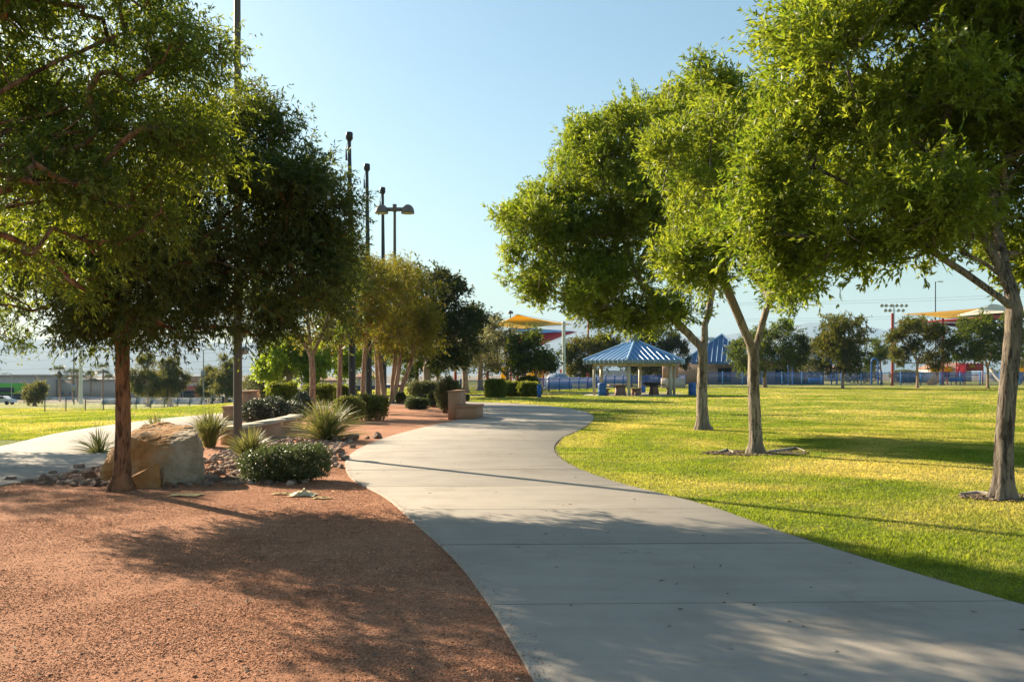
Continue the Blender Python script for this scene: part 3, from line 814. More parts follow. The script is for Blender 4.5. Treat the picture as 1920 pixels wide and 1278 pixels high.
tree("shade_tree", "pale-barked shade tree with a V fork in a ring of bark litter", "tree", b, 1.95, 0.115,
     lobes_px(b, [(1310, 380, 0, 120, 100, 1.5), (1490, 430, 0.3, 100, 100, 1.4), (1370, 470, -1.2, 120, 85, 1.1), (1345, 270, 0, 100, 80, 1.4), (1440, 290, 0.3, 130, 130, 1.7), (1400, 190, 0.2, 90, 60, 1.1), (1480, 530, 0.5, 80, 45, 0.9), (1300, 530, -0.6, 60, 45, 0.8), (1340, 160, 0.2, 30, 35, 0.4)]),
     560, 22, M['bark_pale'], M['leaf_ash'], dict(ASH, length=0.135, width=0.038), lean=(-0.03, 0), prim=2, group="shade trees on the lawn right of the path", holes=7)
b = at(1318, 806)
tree("shade_tree", "wide low-branching shade tree spreading left over the lawn toward the path", "tree", b, 2.25, 0.148,
     lobes_px(b, [(1090, 400, 0.2, 110, 100, 2.0), (1360, 300, 0.5, 110, 110, 2.2), (1030, 430, -0.5, 85, 75, 1.7), (1090, 330, 0.2, 110, 70, 1.8), (1110, 500, 0, 110, 80, 2.0), (1210, 290, 0.3, 120, 95, 2.2), (1230, 440, 0, 120, 90, 2.2), (1320, 260, 0.5, 110, 100, 2.2), (1190, 560, -0.6, 110, 45, 1.8),
                  (1045, 535, -0.8, 70, 38, 1.4), (1010, 500, -0.4, 60, 60, 1.2), (1130, 578, -0.6, 75, 26, 1.6), (1215, 590, 0, 75, 30, 1.6), (1050, 520, 0.4, 90, 60, 1.8), (1150, 290, 0, 90, 65, 1.8), (1225, 370, 0.2, 80, 110, 2.2), (1270, 205, 0.4, 60, 40, 1.2), (1400, 330, 1.0, 110, 130, 2.2), (1480, 470, 1.2, 90, 90, 1.8)]),
     1550, 23, M['bark_pale'], M['leaf_ash'], dict(ASH, length=0.17, width=0.046, spread=0.44, tufts=12, per=9), lean=(-0.04, 0), prim=2, group="shade trees on the lawn right of the path", holes=5)

# left foreground
b = (-6.2, 6.8)
tree("sumac_tree", "nearest tree at the left edge with its trunk out of frame and boughs reaching in", "tree", b, 2.0, 0.10,
     lobes_px(b, [(50, 370, 2.7, 170, 100, 1.1), (170, 170, 2.9, 170, 140, 1.3), (70, 100, 3.1, 190, 180, 1.4), (275, 50, 2.8, 95, 95, 1.0), (290, 230, 2.6, 85, 70, 0.8), (365, 120, 2.8, 70, 95, 0.8), (345, 240, 2.7, 75, 60, 0.8), (150, 330, 2.5, 120, 90, .9), (110, 500, 2.4, 150, 60, 0.8), (230, 390, 2.6, 100, 70, .8), (150, -60, 2.6, 260, 110, 1.3), (30, 250, 3.0, 120, 110, 1.0), (60, -20, 2.2, 150, 120, 1.2)]),
     900, 31, M['bark_red'], M['leaf_sumac_lit'], dict(SUM, tufts=8, length=0.085, width=0.020), group="trees in the red gravel bed", holes=9)
b = at(225, 920)
tree("sumac_tree", "dark-crowned tree with a straight reddish trunk in front of the boulder", "tree", b, 2.2, 0.096,
     lobes_px(b, [(250, 430, 0.3, 130, 100, 1.5), (400, 470, 0.2, 120, 100, 1.4), (120, 520, 0, 130, 80, 1.3), (520, 320, 0.6, 100, 110, 1.3), (400, 330, 0.6, 110, 120, 1.5), (565, 470, 0.2, 95, 85, 1.2), (530, 350, 0.4, 90, 95, 1.1), (590, 400, 0.3, 55, 60, 0.9), (470, 240, 0.6, 80, 60, 1.0), (420, 500, 0, 130, 90, 1.4), (250, 480, 0.3, 150, 110, 1.5), (90, 540, 0, 140, 80, 1.3), (220, 590, -0.3, 150, 55, 1.1), (300, 606, -0.6, 75, 40, 0.7), (140, 600, -0.4, 110, 36, 0.8), (250, 330, 1.0, 160, 110, 1.6), (470, 600, 0, 90, 40, .8), (580, 570, 0.2, 85, 55, 1.0), (370, 570, 0, 90, 50, .9), (630, 520, 0.3, 45, 60, 0.8), (540, 430, 0.2, 110, 100, 1.3), (60, 380, 1.0, 140, 120, 1.5)]),
     1550, 32, M['bark_red'], M['leaf_sumac'], dict(SUM, tufts=10, length=0.095, width=0.022), lean=(0.10, 0), group="trees in the red gravel bed", holes=8, limb_start=0)

b = (-14.6, 20.5)
tree("sumac_tree", "tree beyond the side path whose leaf tips hang in at the far left edge", "tree", b, 2.1, 0.12,
     [(0.6, 0, 3.6, 1.8, 1.8, 1.3), (2.2, 0, 3.0, 1.5, 1.4, 0.8), (-1.5, 0, 3.8, 1.8, 1.8, 1.3), (0, 0, 5.0, 2.0, 2.0, 1.2), (3.2, -0.2, 2.55, 0.7, 0.8, 0.35)],
     420, 33, M['bark_red'], M['leaf_sumac_lit'], dict(SUM, tufts=9, length=0.11, width=0.026), group="trees in the red gravel bed", holes=6)
OLV = dict(tufts=9, per=8, spread=0.45, length=0.15, width=0.035, up=0.0, rnd=0.8, droop=0.4)
def row_tree(label, px, py, fork_py, tr, items, seed, leaf, bark, tips=260, stems=None, lk=OLV, name="gravel_bed_tree", D=None):
    b = at(px, py) if D is None else (wx(px, D), D)
    return tree(name, label, "tree", b, wz(fork_py, b[1]), tr, lobes_px(b, items), tips, seed, bark, leaf, lk, group="trees in the red gravel bed", holes=4, stems=stems, step=0.35, tip_r=0.007)
row_tree("slim pinkish trunk with high V fork beside the large grass clump", 585, 777, 668, 0.115, [(560, 520, 0, 90, 70, 1.9), (620, 560, 0, 70, 60, 1.6), (500, 560, 0, 70, 55, 1.5), (560, 610, -0.4, 90, 35, 1.6), (640, 500, 0.5, 50, 45, 1.2), (450, 590, 0.3, 60, 40, 1.2)], 41, M['leaf_sumac'], M['bark_tan'], 460, lk=dict(OLV, length=0.12, width=0.03))
row_tree("forked trunk with a long low limb reaching right toward the black poles", 636, 0, 668, 0.105, [(650, 560, 0, 70, 60, 2), (690, 520, 0.5, 60, 40, 1.6), (620, 610, -0.5, 60, 35, 1.5), (720, 600, 0.3, 55, 45, 1.6), (640, 520, 0.4, 60, 50, 1.6)], 42, M['leaf_olive'], M['bark_tan'], 380, D=40)
row_tree("pale Y-forked trunk between the first and second black poles", 681, 0, 672, 0.11, [(690, 560, 0, 60, 60, 2), (720, 520, 0.5, 55, 38, 1.8), (740, 600, 0, 55, 45, 1.8), (660, 600, 0, 45, 45, 1.5)], 43, M['leaf_olive'], M['bark_tan'], 340, D=44)
row_tree("straight brown trunk between the second and third black poles", 708, 0, 665, 0.13, [(725, 525, 0, 65, 50, 2.2), (770, 570, 0, 45, 50, 1.8), (690, 580, 0, 45, 45, 1.5)], 44, M['leaf_olive'], M['bark_tan'], 320, D=48.5)
row_tree("multi-stemmed tree with yellowing orange-tipped crown at the end of the gravel row", 735, 757, 672, 0.12, [(775, 560, 0, 50, 50, 2), (800, 630, 0, 35, 40, 1.6), (740, 590, 0, 60, 50, 2.2), (790, 600, 0, 38, 45, 1.6), (760, 640, -0.5, 60, 35, 1.8), (700, 630, 0, 45, 35, 1.5)], 45, M['leaf_olive'], M['bark_tan'], 480,
         stems=[(-0.35, 0, -0.35, 0), (0, 0.1, 0.1, 0.2), (0.3, -0.1, 0.75, 0), (0.12, -0.1, 0.3, -0.1)])

FARL = dict(tufts=8, per=7, spread=0.7, length=0.30, width=0.12, up=0.1, rnd=0.9, droop=0.2)
def far_tree(name, label, px, D, fork_py, tr, items, seed, leaf, bark=M['bark_tan'], tips=160, lk=FARL, group=None, holes=3, stems=None):
    b = (wx(px, D), D)
    return tree(name, label, "tree", b, max(0.5, wz(fork_py, D) - float(zg(*b))), tr, lobes_px(b, items), tips, seed, bark, leaf, lk, group=group, holes=holes, step=0.6, tip_r=0.012, rough=0.02, stems=stems)
G1 = "trees around the end of the path"
far_tree("evergreen_tree", "tall dark evergreen rising behind the yellowing multi-stemmed tree", 800, 62, 690, 0.25, [(800, 530, 0, 40, 35, 2.5), (840, 560, 0, 38, 50, 2.5), (850, 630, 0, 55, 45, 3), (800, 620, 1, 50, 50, 3), (870, 600, 0, 25, 30, 1.6), (775, 520, 1, 30, 22, 1.6), (820, 665, 0, 55, 25, 2.5)], 51, M['leaf_dark'], tips=420, group=G1)
far_tree("evergreen_tree", "dark evergreen with a russet-tinged top left of the yellow shade sail", 900, 85, 690, 0.25, [(895, 595, 0, 22, 28, 2), (880, 640, 0, 35, 40, 2.5), (925, 620, 0, 18, 22, 1.5), (928, 590, 0, 8, 12, 0.7), (930, 660, 0, 25, 30, 2)], 52, M['leaf_dark'], tips=220, group=G1)
far_tree("grey_green_tree", "sparse grey-green tree with a pale trunk behind the bench", 872, 74, 690, 0.22, [(875, 655, 0, 22, 22, 1.6), (900, 650, 0, 25, 22, 1.6), (870, 680, 0, 20, 14, 1.2), (855, 670, 0, 14, 12, 1)], 53, M['leaf_greygreen'], tips=150, group=G1, lk=dict(FARL, tufts=6, length=0.22, width=0.08))
far_tree("grey_green_tree", "wide sparse tree with bare twiggy grey limbs above the clipped hedge", 952, 78, 705, 0.18, [(950, 650, 0, 30, 28, 1.8), (915, 660, 0, 28, 25, 1.6), (965, 675, 0, 25, 16, 1.4), (930, 625, 0, 25, 20, 1.4), (920, 690, 0, 25, 8, 1)], 54, M['leaf_greygreen'], tips=190, group=G1, lk=dict(FARL, tufts=6, length=0.22, width=0.08))
far_tree("small_park_tree", "bushy mid-green tree in front of the red shade sail", 1004, 76, 700, 0.14, [(1000, 660, 0, 35, 28, 2), (1030, 672, 0, 25, 20, 1.6), (978, 648, 0, 20, 16, 1.2), (975, 680, 0, 20, 16, 1.3)], 55, M['leaf_mid'], tips=200, group=G1)
far_tree("small_park_tree", "low green tree in shade left of the thin grey post", 781, 72, 708, 0.16, [(780, 680, 0, 30, 25, 1.8), (800, 665, 0, 25, 22, 1.5), (760, 665, 0, 25, 25, 1.5)], 56, M['leaf_mid'], tips=140, group=G1)
far_tree("small_park_tree", "thin-trunked tree with light green leaves right of the thin grey post", 820, 80, 705, 0.12, [(825, 685, 0, 25, 16, 1.4), (845, 675, 0, 20, 16, 1.4), (810, 670, 1, 20, 16, 1.4)], 57, M['leaf_greygreen'], tips=110, group=G1)
far_tree("bright_green_tree", "vivid yellow-green backlit tree behind the round green bushes", 600, 62, 705, 0.2, [(530, 670, 0, 38, 28, 2), (560, 690, 0, 35, 24, 1.8), (515, 690, 0, 26, 20, 1.4), (590, 680, 0, 30, 28, 1.8), (550, 655, 0, 28, 18, 1.5)], 58, M['leaf_bright'], tips=280, group=G1, stems=[(-2.2, 0, 0.15, 0)])
far_tree("bright_green_tree", "second vivid green tree glimpsed between the pinkish trunks", 660, 68, 700, 0.15, [(650, 670, 0, 40, 25, 2), (620, 655, 0, 30, 22, 1.6), (690, 665, 0, 30, 22, 1.6)], 59, M['leaf_bright'], tips=160, group=G1)
# trees behind the shelter and along the playground fence
G2 = "round trees along the playground fence"
far_tree("round_park_tree", "dark olive tree left of the shelter roof", 1108, 112, 695, 0.22, [(1100, 655, 0, 36, 32, 3), (1075, 670, 0, 20, 22, 1.8), (1130, 650, 0, 32, 30, 3), (1105, 690, 0, 35, 10, 2)], 61, M['leaf_russet'], tips=400, group=G2)
far_tree("round_park_tree", "dark tree behind the shelter roof peak", 1228, 118, 700, 0.22, [(1190, 640, 0, 35, 28, 3), (1240, 640, 0, 40, 32, 3), (1270, 665, 0, 22, 30, 2.5), (1215, 680, 0, 50, 20, 3)], 62, M['leaf_dark'], tips=440, group=G2)
far_tree("round_park_tree", "broad dark tree in front of the blue-roofed building", 1434, 104, 695, 0.2, [(1410, 650, 0, 42, 35, 3), (1460, 640, 0, 45, 38, 3), (1440, 675, 0, 60, 22, 3), (1490, 660, 0, 25, 30, 2)], 63, M['leaf_mid'], tips=420, group=G2)
PT = far_tree("round_park_tree", "round russet-topped tree left of the tall red mast", 1580, 97, 690, 0.13, [(1580, 625, 0, 42, 34, 2.6), (1560, 655, 0, 35, 26, 2.2), (1605, 655, 0, 38, 28, 2.2), (1580, 680, 0, 45, 14, 2.2), (1580, 600, 0, 22, 12, 1.2)], 64, M['leaf_russet'], tips=430, group=G2)
far_tree("round_park_tree", "open russet tree with visible limbs right of the tall red mast", 1720, 101, 690, 0.14, [(1715, 615, 0, 38, 18, 2.4), (1690, 635, 0, 26, 22, 1.8), (1750, 625, 0, 30, 22, 2), (1690, 670, 0, 22, 18, 1.6), (1740, 665, 0, 35, 18, 2)], 65, M['leaf_russet'], tips=310, group=G2)
far_tree("round_park_tree", "green tree just left of the big right-hand trunk", 1852, 101, 690, 0.14, [(1830, 620, 0, 35, 28, 2.4), (1800, 650, 0, 25, 26, 2), (1860, 645, 0, 38, 34, 2.4), (1890, 610, 0, 26, 26, 2)], 66, M['leaf_mid'], tips=380, group=G2)
far_tree("round_park_tree", "tree half hidden behind the big right-hand trunk", 1925, 105, 690, 0.14, [(1925, 620, 0, 32, 30, 2.4), (1930, 660, 0, 36, 26, 2.4)], 67, M['leaf_mid'], tips=160, group=G2)
far_tree("small_park_tree", "small light green tree behind the fence between building and russet tree", 1540, 130, 700, 0.12, [(1535, 665, 0, 22, 24, 2), (1525, 690, 0, 18, 12, 1.5)], 68, M['leaf_greygreen'], tips=110, group=G2)
far_tree("small_park_tree", "dark green tree behind the blue swing arch", 1653, 132, 700, 0.14, [(1650, 650, 0, 25, 24, 2.2), (1640, 675, 0, 28, 16, 2)], 69, M['leaf_mid'], tips=130, group=G2)
far_tree("small_park_tree", "yellow-green tree beyond the playground at the right edge", 1935, 135, 705, 0.14, [(1930, 685, 0, 35, 18, 2.5)], 70, M['leaf_greygreen'], tips=90, group=G2)

# far left field trees
PINE = dict(tufts=9, per=9, spread=0.75, length=0.42, width=0.09, up=0.3, rnd=0.9, droop=0.0)
G3 = "pines beyond the left field"
far_tree("pine_tree", "open-branched pine just right of the reddish trunk", 277, 122, 718, 0.2, [(277, 680, 0, 12, 14, 1), (262, 703, 0, 16, 12, 1.3), (290, 708, 0, 18, 12, 1.3), (275, 728, 0, 24, 14, 1.8), (258, 725, 0, 14, 9, 1)], 71, M['leaf_pine'], tips=150, lk=PINE, group=G3, holes=2)
far_tree("pine_tree", "bushy pyramid-shaped pine in front of the red shop", 319, 126, 722, 0.22, [(318, 688, 0, 13, 14, 1), (308, 708, 0, 20, 14, 1.6), (328, 710, 0, 18, 16, 1.5), (318, 730, 0, 30, 14, 2)], 72, M['leaf_pine'], tips=170, lk=PINE, group=G3, holes=2)
far_tree("pine_tree", "short pine beside the tall grey light pole", 391, 126, 725, 0.18, [(390, 705, 0, 11, 14, 1), (388, 728, 0, 17, 16, 1.5)], 73, M['leaf_pine'], tips=90, lk=PINE, group=G3, holes=2)
far_tree("pine_tree", "tall slender pine left of the brown lamp pole", 424, 118, 725, 0.2, [(423, 684, 0, 10, 14, 1), (415, 706, 0, 15, 13, 1.3), (430, 712, 0, 14, 14, 1.2), (420, 730, 0, 22, 12, 1.7)], 74, M['leaf_pine'], tips=140, lk=PINE, group=G3, holes=2)
far_tree("round_field_tree", "dense oval tree in front of the green storefront", 65, 128, 746, 0.18, [(65, 732, 0, 17, 20, 1.8), (58, 740, 0, 11, 12, 1.2), (72, 738, 0, 11, 13, 1.2)], 75, M['leaf_pine'], tips=150, lk=dict(PINE, length=0.3), holes=1)
far_tree("distant_tree", "round distant tree peeking over the shrubs right of the brown pole", 466, 150, 735, 0.2, [(466, 716, 0, 10, 9, 1.4), (480, 728, 0, 16, 8, 1.6)], 76, M['leaf_pine'], tips=80, lk=PINE, holes=1)

# palms
def palm(label, px, top_py, D, seed, skirt=True):
    b = (wx(px, D), D); bz = float(zg(*b)); H = wz(top_py, D) - bz
    rng = np.random.default_rng(seed)
    root = thing("palm_tree", label, "palm tree", (b[0], b[1], bz), 0, "palms along the far street")
    t = np.linspace(0, 1, 9); P = np.stack([0.15 * np.sin(t * 2 + seed), 0 * t, -0.1 + t * (H + 0.1)], 1)
    MB().tube(P, 0.26 - 0.08 * t, 10).build("trunk", M['bark_tan'], root, True)
    mb = MB()
    for k in range(46):
        az = rng.uniform(0, 6.28); el = rng.uniform(-0.5, 1.35)
        dirv = np.array([math.cos(az) * math.cos(el), math.sin(az) * math.cos(el), math.sin(el)])
        sd = unit(np.cross(dirv, [0, 0, 1.0])); L = rng.uniform(1.1, 1.7)
        c = np.array([P[-1][0], 0, H]) + dirv * 0.9
        for j in range(9):
            a = (j / 8 - 0.5) * 2.4
            dd = unit(dirv * math.cos(a) + sd * math.sin(a)); nn = unit(np.cross(dd, sd) + 1e-3)
            w = 0.07 * sd if abs(np.dot(dd, sd)) < 0.8 else 0.07 * unit(np.cross(dd, nn))
            e = c + dd * L - np.array([0, 0, 0.25 * L])
            mb.add([c, (c + e) / 2 + w, e, (c + e) / 2 - w], [[0, 1, 2, 3]], rng.uniform())
        mb.add([P[-1] + [0, 0, 0], P[-1] + sd * 0.03, c + sd * 0.03, c], [[0, 1, 2, 3]], 0.3)
    mb.build("crown", M['leaf_palm'], root)
    if skirt:
        MB().lathe([(0.2, H - 1.6), (0.55, H - 1.2), (0.6, H - 0.5), (0.25, H + 0.1)], (P[-1][0], 0, 0), 10).build("dead_leaf_skirt", M['bark_chip'], root, True)
    return root
palm("slim palm with a brown skirt left of the white monopole", 111, 697, 215, 1)
palm("palm just left of the grey pole with a full crown", 136, 702, 215, 2, False)
palm("palm tucked against the white monopole", 147, 702, 210, 3, False)
palm("low palm showing above the roof right of the monopole", 171, 706, 235, 4, False)
palm("tallest palm with a round crown above the store roof", 193, 693, 225, 5, False)
palm("lowest palm peeping over the roof beside the reddish trunk", 203, 711, 240, 6, False)

# ------------------------------------------------------------------ shrubs
def shrub(name, label, base, lobes, seed, leaf, n, length, width, group=None, box=False, hang=0.0, stems=True, up=0.4, inner=0.55, cat="shrub"):
    """lobes relative to base: (x,y,z,rx,ry,rz); leaves fill the outer shell"""
    rng = np.random.default_rng(seed)
    B = (base[0], base[1], float(zg(*base)))
    root = thing(name, label, cat, B, 0, group)
    vol = np.array([(l[3] * l[4] * l[5]) ** 0.67 for l in lobes]); cnt = (n * vol / vol.sum()).astype(int)
    mb = MB()
    for lo, k in zip(lobes, cnt):
        d = unit(rng.normal(size=(k, 3)))
        if box: d = d / np.maximum(np.abs(d) ** 4, 1e-9).sum(1, keepdims=True) ** 0.25
        dn = np.array([0.84 + 0.26 * mnoise.noise(Vector((float(q[0]) * 2.2, float(q[1]) * 2.2, float(q[2]) * 2.2 + seed))) for q in d])
        r = inner + (1 - inner) * rng.uniform(0, 1, k) ** 0.6
        p = np.array(lo[:3]) + d * (r * dn)[:, None] * np.array(lo[3:6])
        p = p[p[:, 2] > 0.0]; d = d[:len(p)]
        ax = unit((p - np.array(lo[:3])) / np.array(lo[3:6]) + np.array([0, 0, up]))
        leaves(mb, p, ax, rng, 1, 4, length * 0.6, length, width, 0.1, 0.8, hang)
    mb.build("foliage", leaf, root)
    if stems:
        st = MB()
        for lo in lobes:
            for k in range(5):
                e = np.array(lo[:3]) + rng.normal(size=3) * np.array(lo[3:6]) * 0.35
                s = np.array([lo[0] * 0.6 + rng.normal() * 0.05, lo[1] * 0.6 + rng.normal() * 0.05, -0.03])
                st.tube([s, (s + e) / 2 + rng.normal(size=3) * 0.05, e], [0.02, 0.014, 0.006], 5, False)
        st.build("stem", M['bark_red'], root, True)
    return root
# clipped dark bush by the path
D = at(540, 908)[1] + 0.35; s = D / F
bx = wx(536, D)
shrub("trailing_bush", "low clipped dark bush with pale flecked top beside the rocks at the path edge", (bx, D),
      [(wx(480, D) - bx, 0.05, 0.22, 0.24, 0.34, 0.26), (wx(515, D) - bx, 0, 0.28, 0.34, 0.42, 0.27), (wx(555, D) - bx, 0, 0.30, 0.38, 0.45, 0.27), (wx(588, D) - bx, 0, 0.31, 0.24, 0.4, 0.26)], 81, M['leaf_rosemary'], 9000, 0.045, 0.011, hang=0.35, inner=0.72, box=True)
D = 28.5; bx = wx(515, D)
shrub("trailing_bush", "long mounded dark bush with silvery top above the low curved wall", (bx, D),
      [(wx(480, D) - bx, 0, 0.42, 0.5, 0.6, 0.42), (wx(510, D) - bx, 0, 0.5, 0.6, 0.65, 0.42), (wx(545, D) - bx, 0, 0.42, 0.55, 0.6, 0.36)], 82, M['leaf_glint'], 7000, 0.07, 0.02, hang=0.3, inner=0.7)
D = 31; bx = wx(566, D)
shrub("trailing_bush", "round dark bush with sun-glinting top just left of the slim pinkish trunk", (bx, D), [(0, 0, 0.52, 0.42, 0.5, 0.5)], 83, M['leaf_glint'], 2600, 0.07, 0.02, hang=0.3, inner=0.7)
G4 = "round green bushes along the gravel bed"
def bush(label, px, D, w, h, seed, leaf, n=2600, name="round_bush", ln=0.10, wd=0.05, box=False, extra=None, group=G4, sx=1.0, cat="shrub"):
    b = (wx(px, D), D); W = w / F * D / 2; H = h / F * D
    lob = [(-0.4 * W, 0, H * 0.52, W * 0.62, W * 0.6 * sx, H * 0.5), (0.4 * W, 0.1, H * 0.5, W * 0.62, W * 0.6 * sx, H * 0.48), (0, 0.05, H * 0.55, W * 0.6, W * 0.6 * sx, H * 0.47)]
    if not box:
        rl = np.random.default_rng(seed + 500)
        for _ in range(6):
            a = rl.uniform(0, 6.28); q = rl.uniform(0.25, 0.75)
            lob.append((math.cos(a) * W * q, math.sin(a) * W * 0.5 * q, H * rl.uniform(0.35, 0.85), W * rl.uniform(.22, .4), W * rl.uniform(.2, .36), H * rl.uniform(.16, .3)))
    return shrub(name, label, b, lob, seed, leaf, n, ln, wd, group, box, cat=cat)
bush("round yellow-green bush behind the sun-glinting mound", 530, 44, 66, 44, 91, M['leaf_hedge'])
bush("round green bush behind the slim pinkish trunk", 600, 46, 80, 42, 92, M['leaf_hedge'])
bush("green bush left of the first black pole", 645, 48, 50, 36, 93, M['leaf_hedge'])
bush("broad pale olive bush at the edge of the left field", 500, 75, 90, 48, 94, M['leaf_sage'], 3000, ln=0.14, wd=0.05)
bush("leafy olive bush at the right end of the big grass clump", 698, 31, 62, 50, 95, M['leaf_olive_bush'], 2600, ln=0.09, wd=0.03)
bush("leafy olive bush between the grass clump and the black poles", 655, 29.5, 60, 52, 96, M['leaf_olive_bush'], 2600, ln=0.09, wd=0.03)
bush("small dark clipped bush right of the multi-stemmed trunk", 751, 47, 20, 22, 97, M['leaf_rosemary'], 1200, ln=0.08)
bush("low dark clipped bush in the far red gravel", 782, 40.5, 46, 22, 98, M['leaf_rosemary'], 2200, ln=0.08, wd=0.03, box=True)
bush("dark low bush behind the clipped one", 800, 46, 44, 20, 99, M['leaf_rosemary'], 1400, ln=0.08, wd=0.03)
bush("tall grey-green bush standing left of the bench", 842, 36.5, 54, 66, 100, M['leaf_sage'], 5200, ln=0.09, wd=0.03)
bush("feathery grey bush behind the clipped bushes", 800, 55, 70, 36, 101, M['leaf_sage'], 2600, ln=0.2, wd=0.03)
bush("dark bush between clipped bush and tall grey-green one", 815, 43, 26, 32, 102, M['leaf_rosemary'], 1500, ln=0.08)
bush("small dark bush peeping over the bench seat", 872, 52, 16, 14, 103, M['leaf_rosemary'], 700, ln=0.08)
G5 = "clipped green hedges at the bend of the path"
D = 63
for lab, px, w, h, DD, sd in (("tall clipped block hedge at the left of the hedge row", 930, 40, 33, 62, 104), ("clipped hedge block in the middle of the hedge row", 957, 40, 27, 64, 105), ("browner clipped hedge block beside the blue post", 992, 44, 27, 63, 106), ("rounded russet bush behind the hedge row", 990, 44, 36, 70, 107)):
    b = (wx(px, DD), DD); W = w / F * DD / 2; H = h / F * DD
    shrub("clipped_hedge", lab, b, [(0, 0, H * 0.48, W * 1.05, W * 0.9, H * 0.55)], sd, M['leaf_hedge'] if sd < 106 else M['leaf_russet'] if sd == 107 else M['leaf_hedge'], 3600, 0.13, 0.07, G5, sd != 107, inner=0.8)

G6 = "shrubs inside the playground fence"
for lab, px, DD, w, h, sd in (("grey-green shrub mass behind the fence left of the tall red mast", 1610, 150, 90, 30, 111), ("low shrub mass behind the fence beneath the open russet tree", 1700, 150, 70, 26, 112),
                              ("shrub mass behind the fence right of the play fort", 1900, 150, 90, 28, 113), ("olive shrub mass behind the shelter's right posts", 1215, 140, 80, 42, 114), ("shrub mass behind the fence by the thin blue posts", 1500, 128.5, 60, 12, 115)):
    bush(lab, px, DD, w, h, sd, M['leaf_sage'], 1500, ln=0.3, wd=0.14, group=G6)
# grass clumps
def grass_clump(label, px, py, hpx, wpx, seed, n=420):
    b = at(px, py); rng = np.random.default_rng(seed); s = b[1] / F
    H, Wd = hpx * s, wpx * s / 2
    root = thing("grass_clump", label, "ornamental grass", (b[0], b[1], 0), 0, "ornamental grass clumps")
    mb = MB()
    az = rng.uniform(0, 6.28, n); le = rng.uniform(0.05, 1.0, n) ** 0.8; L = H * rng.uniform(0.65, 1.12, n)
    for k in range(n):
        dr = np.array([math.cos(az[k]), math.sin(az[k]), 0]); out = le[k] * Wd * 1.15
        p0 = dr * rng.uniform(0, 0.12) * (0.5 + Wd); sd = np.array([-dr[1], dr[0], 0]); w = rng.uniform(0.0035, 0.007) * (1 + b[1] / 18)
        h = math.sqrt(max(L[k] ** 2 - (out * 0.9) ** 2, (0.25 * L[k]) ** 2))
        pts = [p0 + dr * out * t ** 1.6 + np.array([0, 0, h * (t * (1.25 - 0.25 * t) - 0.28 * le[k] * t ** 3)]) for t in (0, 0.35, 0.7, 1.0)]
        wv = [w, w * 0.9, w * 0.6, w * 0.1]
        tw = unit(sd + rng.normal(size=3) * 0.5)
        V = []
        for p, q in zip(pts, wv): V += [p - tw * q, p + tw * q]
        mb.add(V, [[0, 1, 3, 2], [2, 3, 5, 4], [4, 5, 7, 6]], rng.uniform())
    mb.build("blades", M['leaf_grass'], root)
    return root
grass_clump("grass clump just behind the boulder's right corner", 393, 838, 76, 84, 1, 420)
grass_clump("grass clump at the foot of the brown lamp pole", 468, 872, 74, 90, 2, 420)
grass_clump("largest grass clump in front of the slim pinkish trunk", 612, 826, 84, 150, 3, 750)
grass_clump("sparse grass clump behind the left side of the boulder", 185, 850, 55, 100, 4, 130)
grass_clump("wispy grass tuft showing over the top of the boulder", 292, 812, 40, 50, 5, 120)

# ------------------------------------------------------------------ rocks
def rock_mesh(name, mat, pts, seed, cuts, amp, parent=None, tint=0.5, freq=1.6):
    bm = bmesh.new()
    for p in pts: bm.verts.new(p)
    bmesh.ops.convex_hull(bm, input=bm.verts)
    bmesh.ops.delete(bm, geom=[v for v in bm.verts if not v.link_faces], context='VERTS')
    bmesh.ops.triangulate(bm, faces=bm.faces)
    for c in range(cuts): bmesh.ops.subdivide_edges(bm, edges=bm.edges, cuts=1, use_grid_fill=True)
    bm.normal_update()
    for v in bm.verts:
        n = mnoise.fractal(v.co * freq + Vector((seed, 0, 0)), 0.9, 2.1, 5)
        r = mnoise.noise(v.co * freq * 0.6 + Vector((0, seed, 3)))
        tb_ = mnoise.turbulence(v.co * freq * 0.9 + Vector((seed, seed, 1)), 4, True)
        st_ = mnoise.noise(Vector((v.co.x * freq, v.co.y * freq, v.co.z * freq * 3.2)) + Vector((seed, 7, 2)))
        v.co += v.normal * (0.55 * amp * n + amp * 0.5 * abs(r) - amp * 0.9 * tb_ + amp * 0.5 * round(st_ * 3) / 3)
    me = bpy.data.meshes.new(name); bm.to_mesh(me); bm.free()
    a = me.attributes.new("tint", 'FLOAT', 'FACE'); a.data.foreach_set("value", np.full(len(me.polygons), tint, np.float32))
    me.materials.append(mat)
    o = link(name, me)
    if parent: o.parent = parent
    return o
def P3(px, py, D): return Vector((wx(px, D), D, wz(py, D)))
bo = Vector((-5.2, 13.6, 0))
bp = [P3(184, 905, 13.3), P3(186, 872, 13.35), P3(206, 838, 13.5), P3(305, 914, 12.95), P3(312, 838, 13.05), P3(300, 836, 13.1), P3(374, 905, 13.35), P3(380, 860, 13.4), P3(373, 812, 13.45), P3(240, 818, 13.4), P3(312, 790, 14.6), P3(270, 795, 14.5), P3(360, 798, 14.4), P3(384, 850, 14.3), P3(215, 850, 14.6), P3(200, 890, 14.5), P3(375, 880, 14.6)]
rk = rock_mesh("boulder", bouldermat(), [p - bo for p in bp] + [Vector((-0.8, 0, -0.1)), Vector((0.6, 0, -0.1))], 4, 6, 0.045, None, 0.5, 2.6)
rk.location = bo
tag(rk, "huge squarish boulder, orange on its left face and grey on its right", "boulder")
b2 = Vector((-4.95, 12.75, 0))
